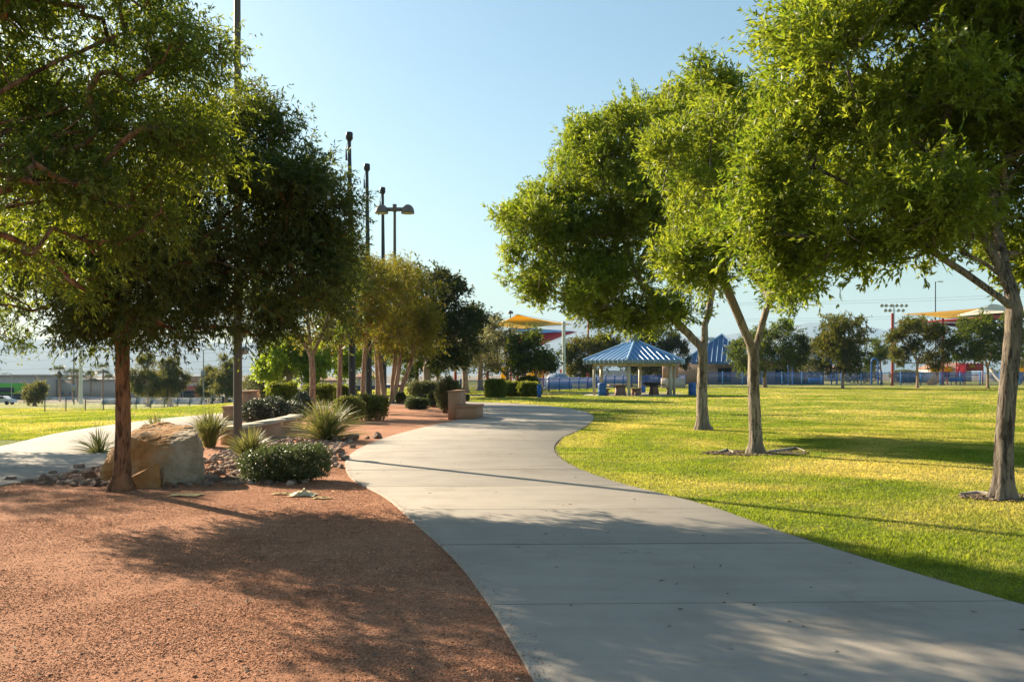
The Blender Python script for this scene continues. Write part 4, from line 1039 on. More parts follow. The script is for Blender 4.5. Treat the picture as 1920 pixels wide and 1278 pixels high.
rk = rock_mesh("boulder", M['boulder_o'], [p - b2 for p in (P3(244, 914, 12.85), P3(246, 895, 12.7), P3(296, 866, 12.75), P3(300, 872, 12.75), P3(301, 914, 12.7), P3(290, 916, 12.65), P3(250, 916, 12.65), P3(298, 868, 12.95), P3(250, 890, 12.95), P3(300, 914, 12.95))], 9, 4, 0.02, None, 0.6)
rk.location = b2
tag(rk, "wedge-shaped orange slab leaning against the front of the huge boulder", "boulder")
b3 = Vector((wx(60, 13.2), 13.2, 0))
# loose rocks
rng = np.random.default_rng(77)
protos = []
def rock_points(rng): return [Vector(p) for p in unit(rng.normal(size=(16, 3))) * np.array([1, 0.85, 0.62]) * rng.uniform(0.8, 1.1, (16, 1))]
protos = [rock_mesh("rock", M['cobble'], rock_points(rng), k, 2, 0.10, None, 0.3 + 0.08 * k, 1.2) for k in range(6)]
big = [(85, 908, 0.16), (168, 900, 0.17), (120, 903, 0.10), (150, 880, 0.12), (205, 915, 0.07), (60, 905, 0.08), (400, 905, 0.11), (428, 902, 0.10), (386, 912, 0.12), (448, 903, 0.09), (415, 890, 0.10), (660, 826, 0.24), (706, 822, 0.20), (688, 823, 0.09), (630, 828, 0.17), (636, 848, 0.15), (648, 862, 0.12), (620, 852, 0.10), (626, 872, 0.10), (640, 878, 0.11), (600, 838, 0.13), (575, 835, 0.12), (660, 840, 0.10), (640, 858, 0.13), (310, 917, 0.05), (330, 914, 0.06), (352, 913, 0.05), (20, 902, 0.10), (140, 912, 0.08), (100, 890, 0.09), (180, 912, 0.09), (520, 826, .12), (545, 832, .13), (500, 838, .1)]
for k, (px, py, s) in enumerate(big):
    x, y = at(px, py)
    o = protos[k] if k < 6 else protos[k % 6].copy()
    if k >= 6: C.objects.link(o)
    o.location = (x, y, 0.3 * s); o.rotation_euler = (rng.uniform(-.3, .3), rng.uniform(-.3, .3), rng.uniform(0, 6.28)); o.scale = (s, s, s * rng.uniform(0.8, 1.2))
    tag(o, "loose tan rock lying among the cobbles beside the paths", "rock", "loose tan rocks")
poly_zones = [((-5.9, -3.0), (13.0, 22.5), 1500), ((-7.3, -5.6), (12.4, 15.2), 420)]
pts, szs = [], []
for (xa, xb), (ya, yb), k in poly_zones:
    p = np.stack([rng.uniform(xa, xb, k), rng.uniform(ya, yb, k)], 1)
    okk = (p[:, 0] < fL(p[:, 1]) - 0.12 - 0.5 * np.clip((p[:, 1] - 16) / 6, 0, 1.6)) & (p[:, 0] > LPr(p[:, 1]) + 0.05) & (p[:, 1] > 12.7 + 0.12 * np.abs(p[:, 0] + 4))
    p = p[okk]; pts.append(p); szs.append(rng.uniform(0.03, 0.1, len(p)) ** 1.0)
pts = np.concatenate(pts); szs = np.concatenate(szs)
pv = []
for o in protos:
    c = np.empty(len(o.data.vertices) * 3, np.float32); o.data.vertices.foreach_get("co", c)
    pv.append((c.reshape(-1, 3), np.array([list(p.vertices) for p in o.data.polygons], np.int32)))
mb = MB()
for p, s in zip(pts, szs):
    v, f = pv[int(rng.integers(0, 6))]; a = rng.uniform(0, 6.28); ca, sa = math.cos(a), math.sin(a)
    w = v @ np.array([[ca, sa, 0], [-sa, ca, 0], [0, 0, 1]]) * s * np.array([1, 1, rng.uniform(.7, 1.1)]) + np.array([p[0], p[1], 0.25 * s])
    mb.add(w, f, rng.uniform(0.1, 1))
tag(mb.build("cobbles", M['cobble']), kind="stuff")

# litter on the gravel
rng = np.random.default_rng(5)
def crumple(name, label, cat, px, py, w, d, h, seed, mat):
    x, y = at(px, py); n = 14; V = []
    for j in range(n):
        for i in range(n):
            u, v = i / (n - 1) * 2 - 1, j / (n - 1) * 2 - 1
            e = max(0, 1 - (u * u + v * v))
            V.append((u * w * (1 + .3 * mnoise.noise(Vector((u * 2, v * 2, seed)))), v * d * (1 + .5 * mnoise.noise(Vector((u * 2 + 5, v * 2, seed)))), 0.012 + h * e * (0.6 + 0.9 * mnoise.noise(Vector((u * 3.3, v * 3.3, seed + 2)))) + 0.01 * abs(mnoise.noise(Vector((u * 7, v * 7, seed))))))
    a, b = np.meshgrid(np.arange(n - 1), np.arange(n - 1)); q = (b * n + a).ravel()
    mb = MB(); mb.add(V, np.stack([q, q + 1, q + 1 + n, q + n], 1))
    o = mb.build(name, mat); o.location = (x, y, 0.008)
    return tag(o, label, cat)
crumple("crumpled_sheet", "crumpled pale sheet lying on the red gravel by the clipped bush", "litter", 568, 930, 0.17, 0.14, 0.085, 1, M['bag'])
crumple("dry_leaf", "flat dry straw-coloured leaf left of the crumpled sheet", "litter", 530, 928, 0.14, 0.05, 0.02, 2, M['straw'])
crumple("dry_leaf", "flat dry straw-coloured leaf right of the crumpled sheet", "litter", 604, 936, 0.12, 0.05, 0.02, 3, M['straw'])
crumple("straw_patch", "thin patch of pale straw beside the tree trunk's shadow", "litter", 348, 930, 0.2, 0.12, 0.015, 4, M['straw'])
# stray fallen leaves on the path
n = 120
D = 4.2 + 20 * rng.uniform(0, 1, n) ** 1.6
x = fL(D) + (fR(D) - fL(D)) * rng.uniform(0, 1, n)
zl = np.full(n, 0.032)
m_ = 420; Dg = 4.4 + 14 * rng.uniform(0, 1, m_) ** 1.3; lo_ = np.maximum(-0.57 * Dg, LPr(Dg)); xg = lo_ + (fL(Dg) - 0.05 - lo_) * rng.uniform(0, 1, m_) ** 0.7
D = np.concatenate([D, Dg]); x = np.concatenate([x, xg]); zl = np.concatenate([zl, np.full(m_, 0.02)]); n += m_
mb = MB()
for k in range(n):
    a = rng.uniform(0, 6.28); L, w = rng.uniform(0.012, 0.035), rng.uniform(0.004, 0.009)
    d1 = np.array([math.cos(a), math.sin(a), 0]); d2 = np.array([-d1[1], d1[0], 0]); c = np.array([x[k], D[k], zl[k]])
    mb.add([c - d1 * L, c + d2 * w + [0, 0, .006], c + d1 * L + [0, 0, .004], c - d2 * w], [[0, 1, 2, 3]], rng.uniform())
tag(mb.build("fallen_leaf_litter", M['bark_chip']), kind="stuff")
# bark litter rings
def litter_ring(px, py, rx, ry, seed, n):
    rs = np.random.default_rng(seed); x0, y0 = at(px, py); mb = MB()
    for k in range(n):
        a = rs.uniform(0, 6.28); r = rs.uniform(0.15, 1) ** 0.6
        c = np.array([x0 + math.cos(a) * r * rx, y0 + math.sin(a) * r * ry, 0.018]); b_ = rs.uniform(0, 6.28); L, w = rs.uniform(0.01, 0.05), rs.uniform(0.005, 0.014)
        mb.box(c, (L * 2, w * 2, rs.uniform(0.006, 0.02)), b_, rs.uniform())
    return mb
tag(litter_ring(1417, 850, 1.05, 0.6, 1, 900).build("bark_litter", M['bark_chip']), kind="stuff")
tag(litter_ring(1890, 934, 0.62, 0.36, 2, 420).build("bark_litter", M['bark_chip']), kind="stuff")
def root_piece(label, pts, rad):
    mb = MB(); p = np.array([(*at(px, py), 0.03) for px, py in pts]); mb.tube(p, rad, 7, True, 0.15, np.random.default_rng(3))
    return tag(mb.build("root_piece", M['wood_chip'], smooth=True), label, "tree root")
root_piece("bleached surface root running right of the V-forked tree", [(1440, 849), (1470, 846), (1492, 842), (1510, 848)], [0.03, 0.035, 0.028, 0.012])
root_piece("short bleached root left of the V-forked tree", [(1345, 851), (1362, 847), (1376, 850)], [0.02, 0.045, 0.02])
root_piece("dark root stub left of the right-hand furrowed trunk", [(1800, 930), (1830, 927), (1860, 931)], [0.015, 0.03, 0.04])

# ------------------------------------------------------------------ low wall and benches
wl = thing("seat_wall", "low tan curved retaining wall behind the cobbles", "wall", (-6.05, 20, 0))
tb = MB(); ins = [(-6.14, 20.3), (-6.08, 21), (-6.02, 22), (-5.98, 24), (-5.99, 25.6), (-6.12, 26.6)]
for z0, z1, ext, nm, mt in ((-0.1, 0.34, 0.0, "wall_body", 'tan_wall'), (0.34, 0.41, 0.02, "sunlit_top", 'sunlit_wall')):  # upper course is the same wall with sunlight put into its colour
    mb = MB()
    for (xa, ya), (xb, yb) in zip(ins[:-1], ins[1:]):
        V = []
        for z in (z0, z1):
            V += [(xa + ext + 6.05, ya - 20, z), (xb + ext + 6.05, yb - 20, z), (xb - 0.36 - ext + 6.05, yb - 20, z), (xa - 0.36 - ext + 6.05, ya - 20, z)]
        mb.add(V, [[0, 1, 5, 4], [2, 3, 7, 6], [4, 5, 6, 7], [1, 2, 6, 5], [3, 0, 4, 7]])
    mb.build(nm, M[mt], wl)

def bench(label, x, y, w, rz, mirror):
    """block bench: tall back slab, long seat slab, seen end-on"""
    r = thing("concrete_bench", label, "bench", (x, y, 0), rz, "tan concrete benches")
    m = -1 if mirror else 1
    MB().box((m * -0.31, 0, 0.47), (0.26, w, 1.0)).build("backrest", M['tan_wall'], r)
    MB().box((m * 0.14, 0, 0.20), (0.62, w, 0.46)).build("seat", M['tan_wall'], r)
    MB().box((m * 0.155, 0, 0.465), (0.66, w + 0.04, 0.07)).build("seat_slab", M['tan_wall'], r)
    MB().box((m * -0.31, 0, 0.985), (0.29, w + 0.04, 0.05)).build("back_cap", M['tan_wall'], r)
    return r
bench("tan concrete bench facing the main path at its bend", wx(873, 32.2), 32.3, 1.9, R(-8), False)
bench("tan concrete bench facing the left path behind the brown lamp pole", wx(452, 31.5), 31.6, 1.9, R(6), True)

# ------------------------------------------------------------------ poles
x, y = -5.80, 19.25
lp_ = thing("light_pole", "tall bronze light pole rising out of frame by the boulder", "light pole", (x, y, 0))
MB().tube([(0, 0, -0.1), (0, 0, 4), (-0.01, 0, 9), (-0.02, 0, 12.6)], [0.092, 0.086, 0.07, 0.058], 20).build("shaft", M['pole_brown'], lp_, True)
MB().lathe([(0.18, -0.02), (0.18, 0.05), (0.12, 0.09), (0.10, 0.16)], sides=20).build("base_plate", M['pole_brown'], lp_)
MB().box((0.14, 0, wz(657, y)), (0.10, 0.09, 0.16)).build("junction_box", M['pole_grey'], lp_)
MB().tube([(-0.02, 0, 12.55), (0.5, -0.05, 12.7)], 0.03, 8).box((0.75, -0.05, 12.68), (0.6, 0.3, 0.14)).build("lamp_head", M['lamp_bronze'], lp_)

def flagpole(label, px_b, px_t, D, top):
    x = wx(px_b, D); H = wz(top, D); dx = wx(px_t, D) - x
    r = thing("black_pole", label, "pole", (x, D, 0), 0, "row of tall black poles")
    MB().tube([(0, 0, -0.1), (dx * 0.25, 0, H * 0.25), (dx, 0, H - 0.35)], [0.155, 0.15, 0.075], 18).build("shaft", M['pole_black'], r, True)
    MB().lathe([(0.03, -0.37), (0.10, -0.36), (0.11, -0.30), (0.155, -0.28), (0.155, -0.02), (0.12, 0.02), (0.0, 0.03)], (dx, 0, H), 16).build("cap", M['pole_black'], r)
    MB().tube([(dx * 0.97 - 0.14, -0.02, H - 0.75), (dx * 0.97 - 0.13, -0.02, H - 1.2)], [0.03, 0.05], 8).tube([(dx - 0.05, -0.1, H - 0.4), (dx - 0.15, -0.06, H - 0.75)], 0.014, 6).build("halyard_fitting", M['pole_black'], r)
    MB().box((dx * 0.1, -0.16, 1.75), (0.05, 0.03, 0.05)).build("bolt", M['pole_grey'], r)
    return r
flagpole("tallest-looking black pole, nearest of the three", 661, 655, 39.5, 249)
flagpole("middle one of the three black poles", 692, 688, 45.3, 308)
flagpole("shortest-looking black pole, farthest of the three", 720, 717.5, 51, 352)

D = 50; x = wx(740, D); H = wz(392, D)
r = thing("twin_street_lamp", "bronze lamp post with two half-dome heads above the yellowing trees", "street lamp", (x, D, 0))
MB().tube([(0, 0, -0.1), (0, 0, H)], [0.12, 0.075], 14).build("pole", M['pole_brown'], r, True)
MB().box((0, 0, H - 0.02), (1.25, 0.14, 0.2)).box((0, 0, H + 0.06), (0.2, 0.2, 0.4)).build("crossarm", M['lamp_bronze'], r)
for s in (-1, 1):
    th = np.linspace(0, math.pi / 2, 9)
    hd = MB().lathe([(0.36 * math.cos(t) + 0.001, 0.44 * math.sin(t)) for t in th][::-1] + [(0.37, -0.06), (0.33, -0.06)], (s * 0.72, 0, H - 0.18), 24).build("lamp_head", M['lamp_bronze'], r, True)
    MB().lathe([(0.001, -0.05), (0.33, -0.05)], (s * 0.72, 0, H - 0.18), 24).build("lens", M['cream_cloth'], hd)
D = 62; r = thing("grey_post", "thin grey post rising from the bushes under the dark evergreen", "post", (wx(805.5, D), D, 0))
MB().tube([(0, 0, -0.1), (0, 0, wz(640, D))], 0.075, 10).build("shaft", M['pole_brown'], r, True)
# blue marker post by the hedge
r = thing("blue_marker_post", "short blue square post at the right end of the clipped hedges", "post", (wx(1011, 60.5), 60.5, 0))
MB().box((0, 0, 0.4), (0.27, 0.2, 0.86)).build("shaft", M['blue_paint'], r)
MB().box((0, 0, 0.85), (0.30, 0.23, 0.05)).build("cap", M['blue_light'], r)

# ------------------------------------------------------------------ picnic shelter
D0 = 68.0; sx, RR = wx(1190, D0), 4.06
sh = thing("picnic_shelter", "open hexagonal picnic shelter with blue standing-seam roof and cream posts", "shelter", (sx, D0, 0))
ang = [R(a) for a in (-15, 45, 105, 165, 225, 285)]
def hx(r, a, z): return np.array([r * math.sin(a), -r * math.cos(a), z])
zE, zA = 2.42, 3.95
roof = MB(); seam = MB(); fas = MB(); beam = MB(); soff = MB()
for k in range(6):
    a, b = ang[k], ang[(k + 1) % 6]
    A_, B_ = hx(RR, a, zE + 0.16), hx(RR, b, zE + 0.16); T1, T2 = hx(0.42, a, zA), hx(0.42, b, zA)
    roof.add([A_, B_, T2, T1, A_ - [0, 0, .05], B_ - [0, 0, .05], T2 - [0, 0, .05], T1 - [0, 0, .05]], [[0, 1, 2, 3], [7, 6, 5, 4], [0, 4, 5, 1]])
    fas.add([A_ * [1.006, 1.006, 1] + [0, 0, -0.01], B_ * [1.006, 1.006, 1] + [0, 0, -0.01], hx(RR * 1.012, b, zE - 0.10), hx(RR * 1.012, a, zE - 0.10), A_ * [.985, .985, 1] + [0, 0, -0.06], B_ * [.985, .985, 1] + [0, 0, -0.06], hx(RR * .985, b, zE - 0.10), hx(RR * .985, a, zE - 0.10)],
            [[0, 1, 2, 3], [7, 6, 5, 4], [3, 2, 6, 7]])
    nn = np.cross(B_ - A_, T1 - A_); nn /= np.linalg.norm(nn)
    nn = nn if nn[2] > 0 else -nn
    seam.tube([A_ + nn * 0.035, T1 + nn * 0.03], 0.075, 6)
    m = 10; mid_d = (B_ - A_) / np.linalg.norm(B_ - A_); half = np.linalg.norm(B_ - A_) / 2; ht = np.linalg.norm((T1 + T2) / 2 - (A_ + B_) / 2); upv = ((T1 + T2) / 2 - (A_ + B_) / 2) / ht
    for q in range(1, m):
        s = (q / m - 0.5) * 2 * half
        top = ht * min(1.0, (half - abs(s)) / (half - 0.21)) if abs(s) > 0.21 else ht
        p0 = (A_ + B_) / 2 + mid_d * s; p1 = p0 + upv * top
        seam.tube([p0 + nn * 0.02, p1 + nn * 0.02], [0.032, 0.028], 5)
        out = np.array([p0[0], p0[1], 0]); out /= np.linalg.norm(out)
        seam.tube([p0 + out * 0.06, p0 + out * 0.06 - [0, 0, 0.26]], 0.022, 4)
    beam.tube([hx(RR * 0.80, a, zE - 0.14), hx(RR * 0.80, b, zE - 0.14)], 0.11, 4)
    beam.tube([hx(RR * 0.97, a, zE - 0.05), hx(0.5, a, zA - 0.16)], 0.07, 4)
    soff.add([hx(RR * .97, a, zE - 0.03), hx(RR * .97, b, zE - 0.03), hx(0.42, b, zA - 0.10), hx(0.42, a, zA - 0.10)], [[0, 1, 2, 3]])
    MB().box(tuple(hx(RR * 0.79, a, (zE - 0.2) / 2 - 0.03)), (0.19, 0.19, zE - 0.14), -a).build("post", M['post_cream'], sh)
rf = roof.build("roof", M['blue_roof'], sh); seam.build("roof_ribs", M['blue_rib'], rf); fas.build("fascia", M['fascia'], sh); beam.build("beam", M['post_cream'], sh); soff.build("soffit", M['post_cream'], sh)
cu = MB().lathe([(0.42, zA - 0.02), (0.42, zA + 0.32), (0.5, zA + 0.34), (0.5, zA + 0.40), (0.02, zA + 0.62)], sides=6).build("cupola", M['fascia'], sh)
MB().lathe([(0.5 * 0.0 + .01, -.1), (0.1, -.1), (.13, 0), (.1, .1), (.01, .13)], (0, 0, zA + .72), 12).build("finial", M['blue_light'], cu, True)
slab = MB().lathe([(0.01, 0.03), (4.0, 0.03), (4.0, -0.1)], (sx, D0, 0), 6).build("shelter_floor", M['path'])
tag(slab, kind="structure")
def picnic_table(label, x, y, rz):
    r = thing("picnic_table", label, "picnic table", (x, y, 0.03), rz, "concrete picnic tables under the shelter")
    MB().box((0, 0, 0.72), (1.7, 0.85, 0.09)).build("tabletop", M['picnic'], r)
    MB().box((0, 0, 0.34), (0.75, 0.6, 0.68), 0, None, 0.75).build("pedestal", M['picnic'], r)
    for s in (-1, 1):
        bn = MB().box((s * 1.15, 0, 0.43), (0.42, 1.3, 0.09)).build("bench", M['picnic'], r)
        for t in (-1, 1): MB().box((s * 1.15, t * 0.42, 0.19), (0.34, 0.22, 0.385), 0, None, 0.8).build("bench_leg", M['picnic'], bn)
    return r
picnic_table("concrete picnic table under the left half of the shelter", wx(1163, 66.6), 66.6, 0.15)
picnic_table("concrete picnic table under the right half of the shelter behind the grill", wx(1226, 68.6), 68.6, -0.1)
g = thing("fire_bowl", "rusty round grill bowl on a single post inside the shelter", "grill", (wx(1222, 66.3), 66.3, 0.03))
MB().lathe([(0.01, 0.62), (0.25, 0.64), (0.5, 0.74), (0.66, 0.86), (0.68, 0.93), (0.62, 0.92), (0.1, 0.75)], sides=24).build("bowl", M['iron'], g, True)
MB().tube([(0, 0, 0), (0, 0, 0.66)], 0.07, 10).build("post", M['iron'], g)
def bin_(label, px, D):
    r = thing("trash_barrel", label, "trash can", (wx(px, D), D, 0), 0, "blue trash barrels")
    MB().lathe([(0.27, 0.0), (0.29, 0.02), (0.29, 0.3), (0.30, 0.32), (0.29, 0.34), (0.29, 0.62), (0.30, 0.64), (0.29, 0.66), (0.29, 0.8)], sides=20).build("barrel", M['blue_paint'], r, True)
    MB().lathe([(0.31, 0.78), (0.31, 0.86), (0.2, 0.92), (0.01, 0.93)], sides=20).build("lid", M['blue_paint'], r, True)
bin_("blue trash barrel at the left post of the shelter", 1129, 65.8)
bin_("blue trash barrel right of the shelter beside the pale trunk", 1298, 67)
bin_("blue trash barrel behind the shelter's grill", 1204, 76)

# ------------------------------------------------------------------ playground fences
def fence(label, A, B, H, mat, postmat, pitch=0.15, every=2.6, name="picket_fence"):
    A, B = np.array(A, float), np.array(B, float); L = np.linalg.norm(B - A); u = (B - A) / L; rz = math.atan2(u[1], u[0])
    r = thing(name, label, "fence", (A[0], A[1], float(zg(*A))), rz)
    np_ = int(L / every)
    for k in range(np_ + 1):
        MB().box((k * L / np_, 0, H / 2 + 0.02), (0.11, 0.11, H + 0.14)).build("post", postmat, r)
    for k in range(np_):
        a, b = k * L / np_ + 0.06, (k + 1) * L / np_ - 0.06
        mb = MB()
        for z in (0.15, H - 0.12): mb.box(((a + b) / 2, 0, z), (b - a, 0.045, 0.05))
        for q in np.arange(a + pitch * 0.6, b, pitch): mb.box((q, 0.035, H / 2 + 0.03), (0.05, 0.022, H - 0.08))
        mb.build("picket_panel", mat, r)
    return r
fence("long blue picket fence along the right-hand playground", (wx(1318, 124), 124), (wx(2060, 124), 124), 1.8, M['blue_paint'], M['blue_light'], 0.16)
fence("blue picket fence in front of the playground with the shade sails", (wx(1008, 80), 80), (wx(1118, 96), 96), 1.2, M['blue_paint'], M['blue_paint'], 0.14)
fence("blue-grey mesh fence left of the clipped hedges", (wx(800, 80), 80), (wx(930, 78), 78), 1.05, M['fascia'], M['blue_paint'], 0.1)
fence("blue picket fence seen through the shelter posts", (wx(1118, 96), 96), (wx(1285, 124), 124), 1.4, M['blue_paint'], M['blue_paint'], 0.16)
# chain-link fence in the left field
r = thing("chain_link_fence", "low chain-link fence with steel posts across the left field", "fence", (-39, 76, 0))
m_cl = M['pole_grey']
for k in range(13):
    t = k / 12; x, y = -39 + 3.0 * t, 76 + 37 * t; z = float(zg(x, y))
    MB().tube([(x + 39, y - 76, z - 0.1), (x + 39, y - 76, z + 1.24)], 0.045, 8).build("post", M['wire'], r)
    if k < 12:
        x2, y2 = -39 + 3.0 * (t + 1 / 12), 76 + 37 * (t + 1 / 12); z2 = float(zg(x2, y2)); mb = MB()
        mb.tube([(x + 39, y - 76, z + 1.2), (x2 + 39, y2 - 76, z2 + 1.2)], 0.022, 6)
        mb.tube([(x + 39, y - 76, z + 0.06), (x2 + 39, y2 - 76, z2 + 0.06)], 0.01, 4)
        for q in range(14):
            for s in (0, 1):
                f0, f1 = q / 14, min(1, (q + 5) / 14)
                za, zb = (0.06, 1.18) if s else (1.18, 0.06)
                p = lambda f, zz: (x + (x2 - x) * f + 39, y + (y2 - y) * f - 76, z + (z2 - z) * f + zz)
                mb.tube([p(f0, za), p(f1, zb)], 0.004, 3, False)
        mb.build("mesh_panel", m_cl, r)

# ------------------------------------------------------------------ restroom building with the blue roof
D1 = 138; bxx = wx(1350, D1)
bl = thing("park_building", "brown block park building with a blue pyramid roof behind the fence", "building", (bxx, D1, 0))
def local(px, D): return wx(px, D) - bxx
w0, w1 = local(1272, D1 - 4), local(1545, D1 - 4)
MB().box(((w0 + w1) / 2, 0.5, 1.6), (w1 - w0, 9, 3.24)).build("wall", M['block'], bl)
def pyramid(cx, cy, half, ze, za, rz, nribs, parent):
    rb, rr = MB(), MB(); cs = []
    for k in range(4):
        a = rz + math.pi / 4 + k * math.pi / 2
        cs.append(np.array([cx + half * 1.414 * math.cos(a), cy + half * 1.414 * math.sin(a), ze]))
    ap = np.array([cx, cy, za])
    for k in range(4):
        A_, B_ = cs[k], cs[(k + 1) % 4]
        rb.add([A_, B_, ap, A_ - [0, 0, .35], B_ - [0, 0, .35]], [[0, 1, 2]]); rb.add([A_, B_, B_ - [0, 0, .35], A_ - [0, 0, .35]], [[0, 1, 2, 3]])
        mid = (A_ + B_) / 2; nn = np.cross(B_ - A_, ap - A_); nn /= np.linalg.norm(nn); nn = nn if nn[2] > 0 else -nn
        rr.tube([A_ + nn * .08, ap + nn * .05], 0.14, 6)
        for q in range(1, nribs):
            s = q / nribs; p0 = A_ + (B_ - A_) * s; f = 1 - abs(2 * s - 1)
            rr.tube([p0 + nn * .04, p0 + (ap - mid) * f + nn * .04], 0.05, 5)
    rb.add([c - [0, 0, .35] for c in cs], [[3, 2, 1, 0]])
    o = rb.build("roof", M['blue_roof_dark'], parent); rr.build("roof_ribs", M['blue_rib'], o)
    return o
rf = pyramid(local(1353, D1), 0, 5.4, 3.3, wz(627, D1), R(-17), 15, bl)
MB().box((local(1336, D1) - 0.5, -0.5, wz(636, D1)), (1.1, 0.8, 0.5), 0.4).build("roof_vent", M['white_wall'], rf)
MB().box((local(1357, D1) - 0.2, -2.6, wz(650, D1)), (0.8, 0.6, 0.4)).build("roof_vent", M['white_wall'], rf)
lw = MB(); x0, x1 = local(1395, D1), local(1560, D1)
lw.add([(x0, -5.2, 3.3), (x1, -5.2, 3.3), (x1, 6, 3.3), (x0, 6, 3.3), (x0 + 1, 0, 4.4), (x1 - 1.2, 0, 4.4)], [[0, 1, 5, 4], [2, 3, 4, 5]]); lw.add([(x1, -5.2, 3.3), (x1, 6, 3.3), (x1 - 1.2, 0, 4.4)], [[0, 1, 2]]); lw.add([(x0, -5.2, 3.3), (x1, -5.2, 3.3), (x1, -5.2, 3.0), (x0, -5.2, 3.0)], [[0, 1, 2, 3]])
lw.build("roof", M['blue_roof_dark'], bl)
for px in (1358, 1466):
    wd = MB().box((local(px, D1 - 4), -4.05, 1.35), (1.9, 0.14, 1.9)).build("window", M['glass'], bl)
    MB().box((local(px, D1 - 4), -4.08, 2.36), (2.2, 0.2, 0.14)).box((local(px, D1 - 4), -4.1, 1.35), (0.08, 0.1, 1.88)).build("frame", M['pole_black'], wd)
    MB().lathe([(0.01, -.15), (.12, -.1), (.16, .05), (.01, .15)], (local(px, D1 - 4), -4.12, 2.75), 10).build("wall_lamp", M['cream_cloth'], bl)
# brown kiosk wall behind the shelter
r = thing("kiosk_wall", "dark brown panel kiosk on a grey base right of the shelter", "kiosk", (wx(1262, 100), 100, 0))
MB().box((0, 0, 0.55), (2.6, 0.4, 1.1)).build("base", M['store_grey'], r); MB().box((-0.3, 0, 1.9), (1.7, 0.3, 1.6)).build("panel", M['store_tan'], r)

# ------------------------------------------------------------------ shade sails
def sail(label, corners, mat, name="shade_sail", sag=0.12, n=10):
    c = [np.array((wx(px, D), D, wz(py, D))) for px, py, D in corners]
    o0 = sum(c) / 4; V = []
    for j in range(n + 1):
        for i in range(n + 1):
            u, v = i / n, j / n
            p = (1 - u) * (1 - v) * c[0] + u * (1 - v) * c[1] + u * v * c[2] + (1 - u) * v * c[3]
            ed = 4 * ((u * (1 - u)) * (abs(v - .5) * 2) ** 3 * np.sign(.5 - v)), 4 * ((v * (1 - v)) * (abs(u - .5) * 2) ** 3 * np.sign(.5 - u))
            p = p + sag * (ed[0] * (c[3] - c[0]) * 0.5 + ed[1] * (c[1] - c[0]) * 0.5)
            V.append(p - o0)
    k = n + 1; a, b = np.meshgrid(np.arange(n), np.arange(n)); q = (b * k + a).ravel()
    mb = MB(); mb.add(V, np.stack([q, q + 1, q + 1 + k, q + k], 1))
    root = thing(name, label, "shade sail", tuple(o0), 0, "coloured shade sails over the playgrounds")
    cl = mb.build("cloth", mat, root, True)
    md = cl.modifiers.new("thick", 'SOLIDIFY'); md.thickness = 0.02
    MB().tube([p - o0 for p in (c[0], c[1], c[2], c[3], c[0])], 0.02, 5, False).build("edge_cable", M['wire'], root)
    return root
sail("yellow peaked shade sail over the far playground", [(970, 589, 118), (1072, 608, 124), (985, 617, 112), (905, 612, 118)], M['yellow_cloth'])
sail("bright blue shade sail just under the yellow one", [(960, 613, 118), (1078, 621, 122), (1010, 626, 114), (930, 622, 116)], M['blue_cloth'])
sail("red shade sail dipping beside the white mast", [(985, 622, 116), (1082, 622, 122), (1015, 648, 110), (925, 640, 114)], M['red_cloth'])
sail("cream and gold shade sail at the right edge behind the big trunk", [(1860, 570, 128), (1985, 580, 130), (1900, 585, 122), (1765, 597, 126)], M['cream_cloth'])
sail("golden shade sail with a long thin tip pointing at the red mast", [(1690, 589, 130), (1840, 578, 132), (1960, 588, 124), (1775, 597, 124)], M['yellow_cloth'])
sail("red shade sail slung under the golden ones", [(1680, 606, 130), (1860, 592, 132), (1990, 590, 124), (1820, 604, 122)], M['red_cloth'])
sail("purple shade sail lowest in the right-hand stack", [(1745, 606, 130), (1850, 603, 132), (1910, 610, 124), (1800, 616, 122)], M['purple_cloth'])
def mast(label, px, D, top, rad, mat, name, grp=None):
    x = wx(px, D); r = thing(name, label, "mast", (x, D, 0), 0, grp)
    MB().tube([(0, 0, -0.1), (0, 0, wz(top, D))], rad, 12).build("shaft", mat, r, True)
    MB().lathe([(rad * 1.9, 0.0), (rad * 1.9, 0.05), (rad * 1.2, 0.12)], sides=12).build("base_plate", mat, r)
    MB().lathe([(rad * 1.15, -0.05), (rad * 1.15, 0.05), (0.01, 0.09)], (0, 0, wz(top, D)), 12).build("cap", mat, r)
    return r
mast("tall white mast right of the red shade sail", 1057, 98, 604, 0.19, M['white_mast'], "white_mast")
gm = "red playground masts"
mast("red mast in front of the dark olive tree", 1102, 108, 700 - 0, 0.16, M['red_paint'], "red_mast", gm)
mast("red mast poking above the dark olive tree", 1103, 123, 600, 0.12, M['red_paint'], "red_mast", gm)
mast("tall red mast between the two russet trees", 1673, 123, 588, 0.155, M['red_paint'], "red_mast", gm)
mast("red mast behind the open russet tree", 1768, 127, 597, 0.15, M['red_paint'], "red_mast", gm)
mast("short dark red mast beside the white mast", 1052, 100, 693, 0.14, M['red_paint'], "red_mast", gm)
mast("red mast left of the clipped hedges", 854, 84, 690, 0.13, M['red_paint'], "red_mast", gm)
mast("red mast directly behind the hedge row", 914, 84, 698, 0.14, M['red_paint'], "red_mast", gm)

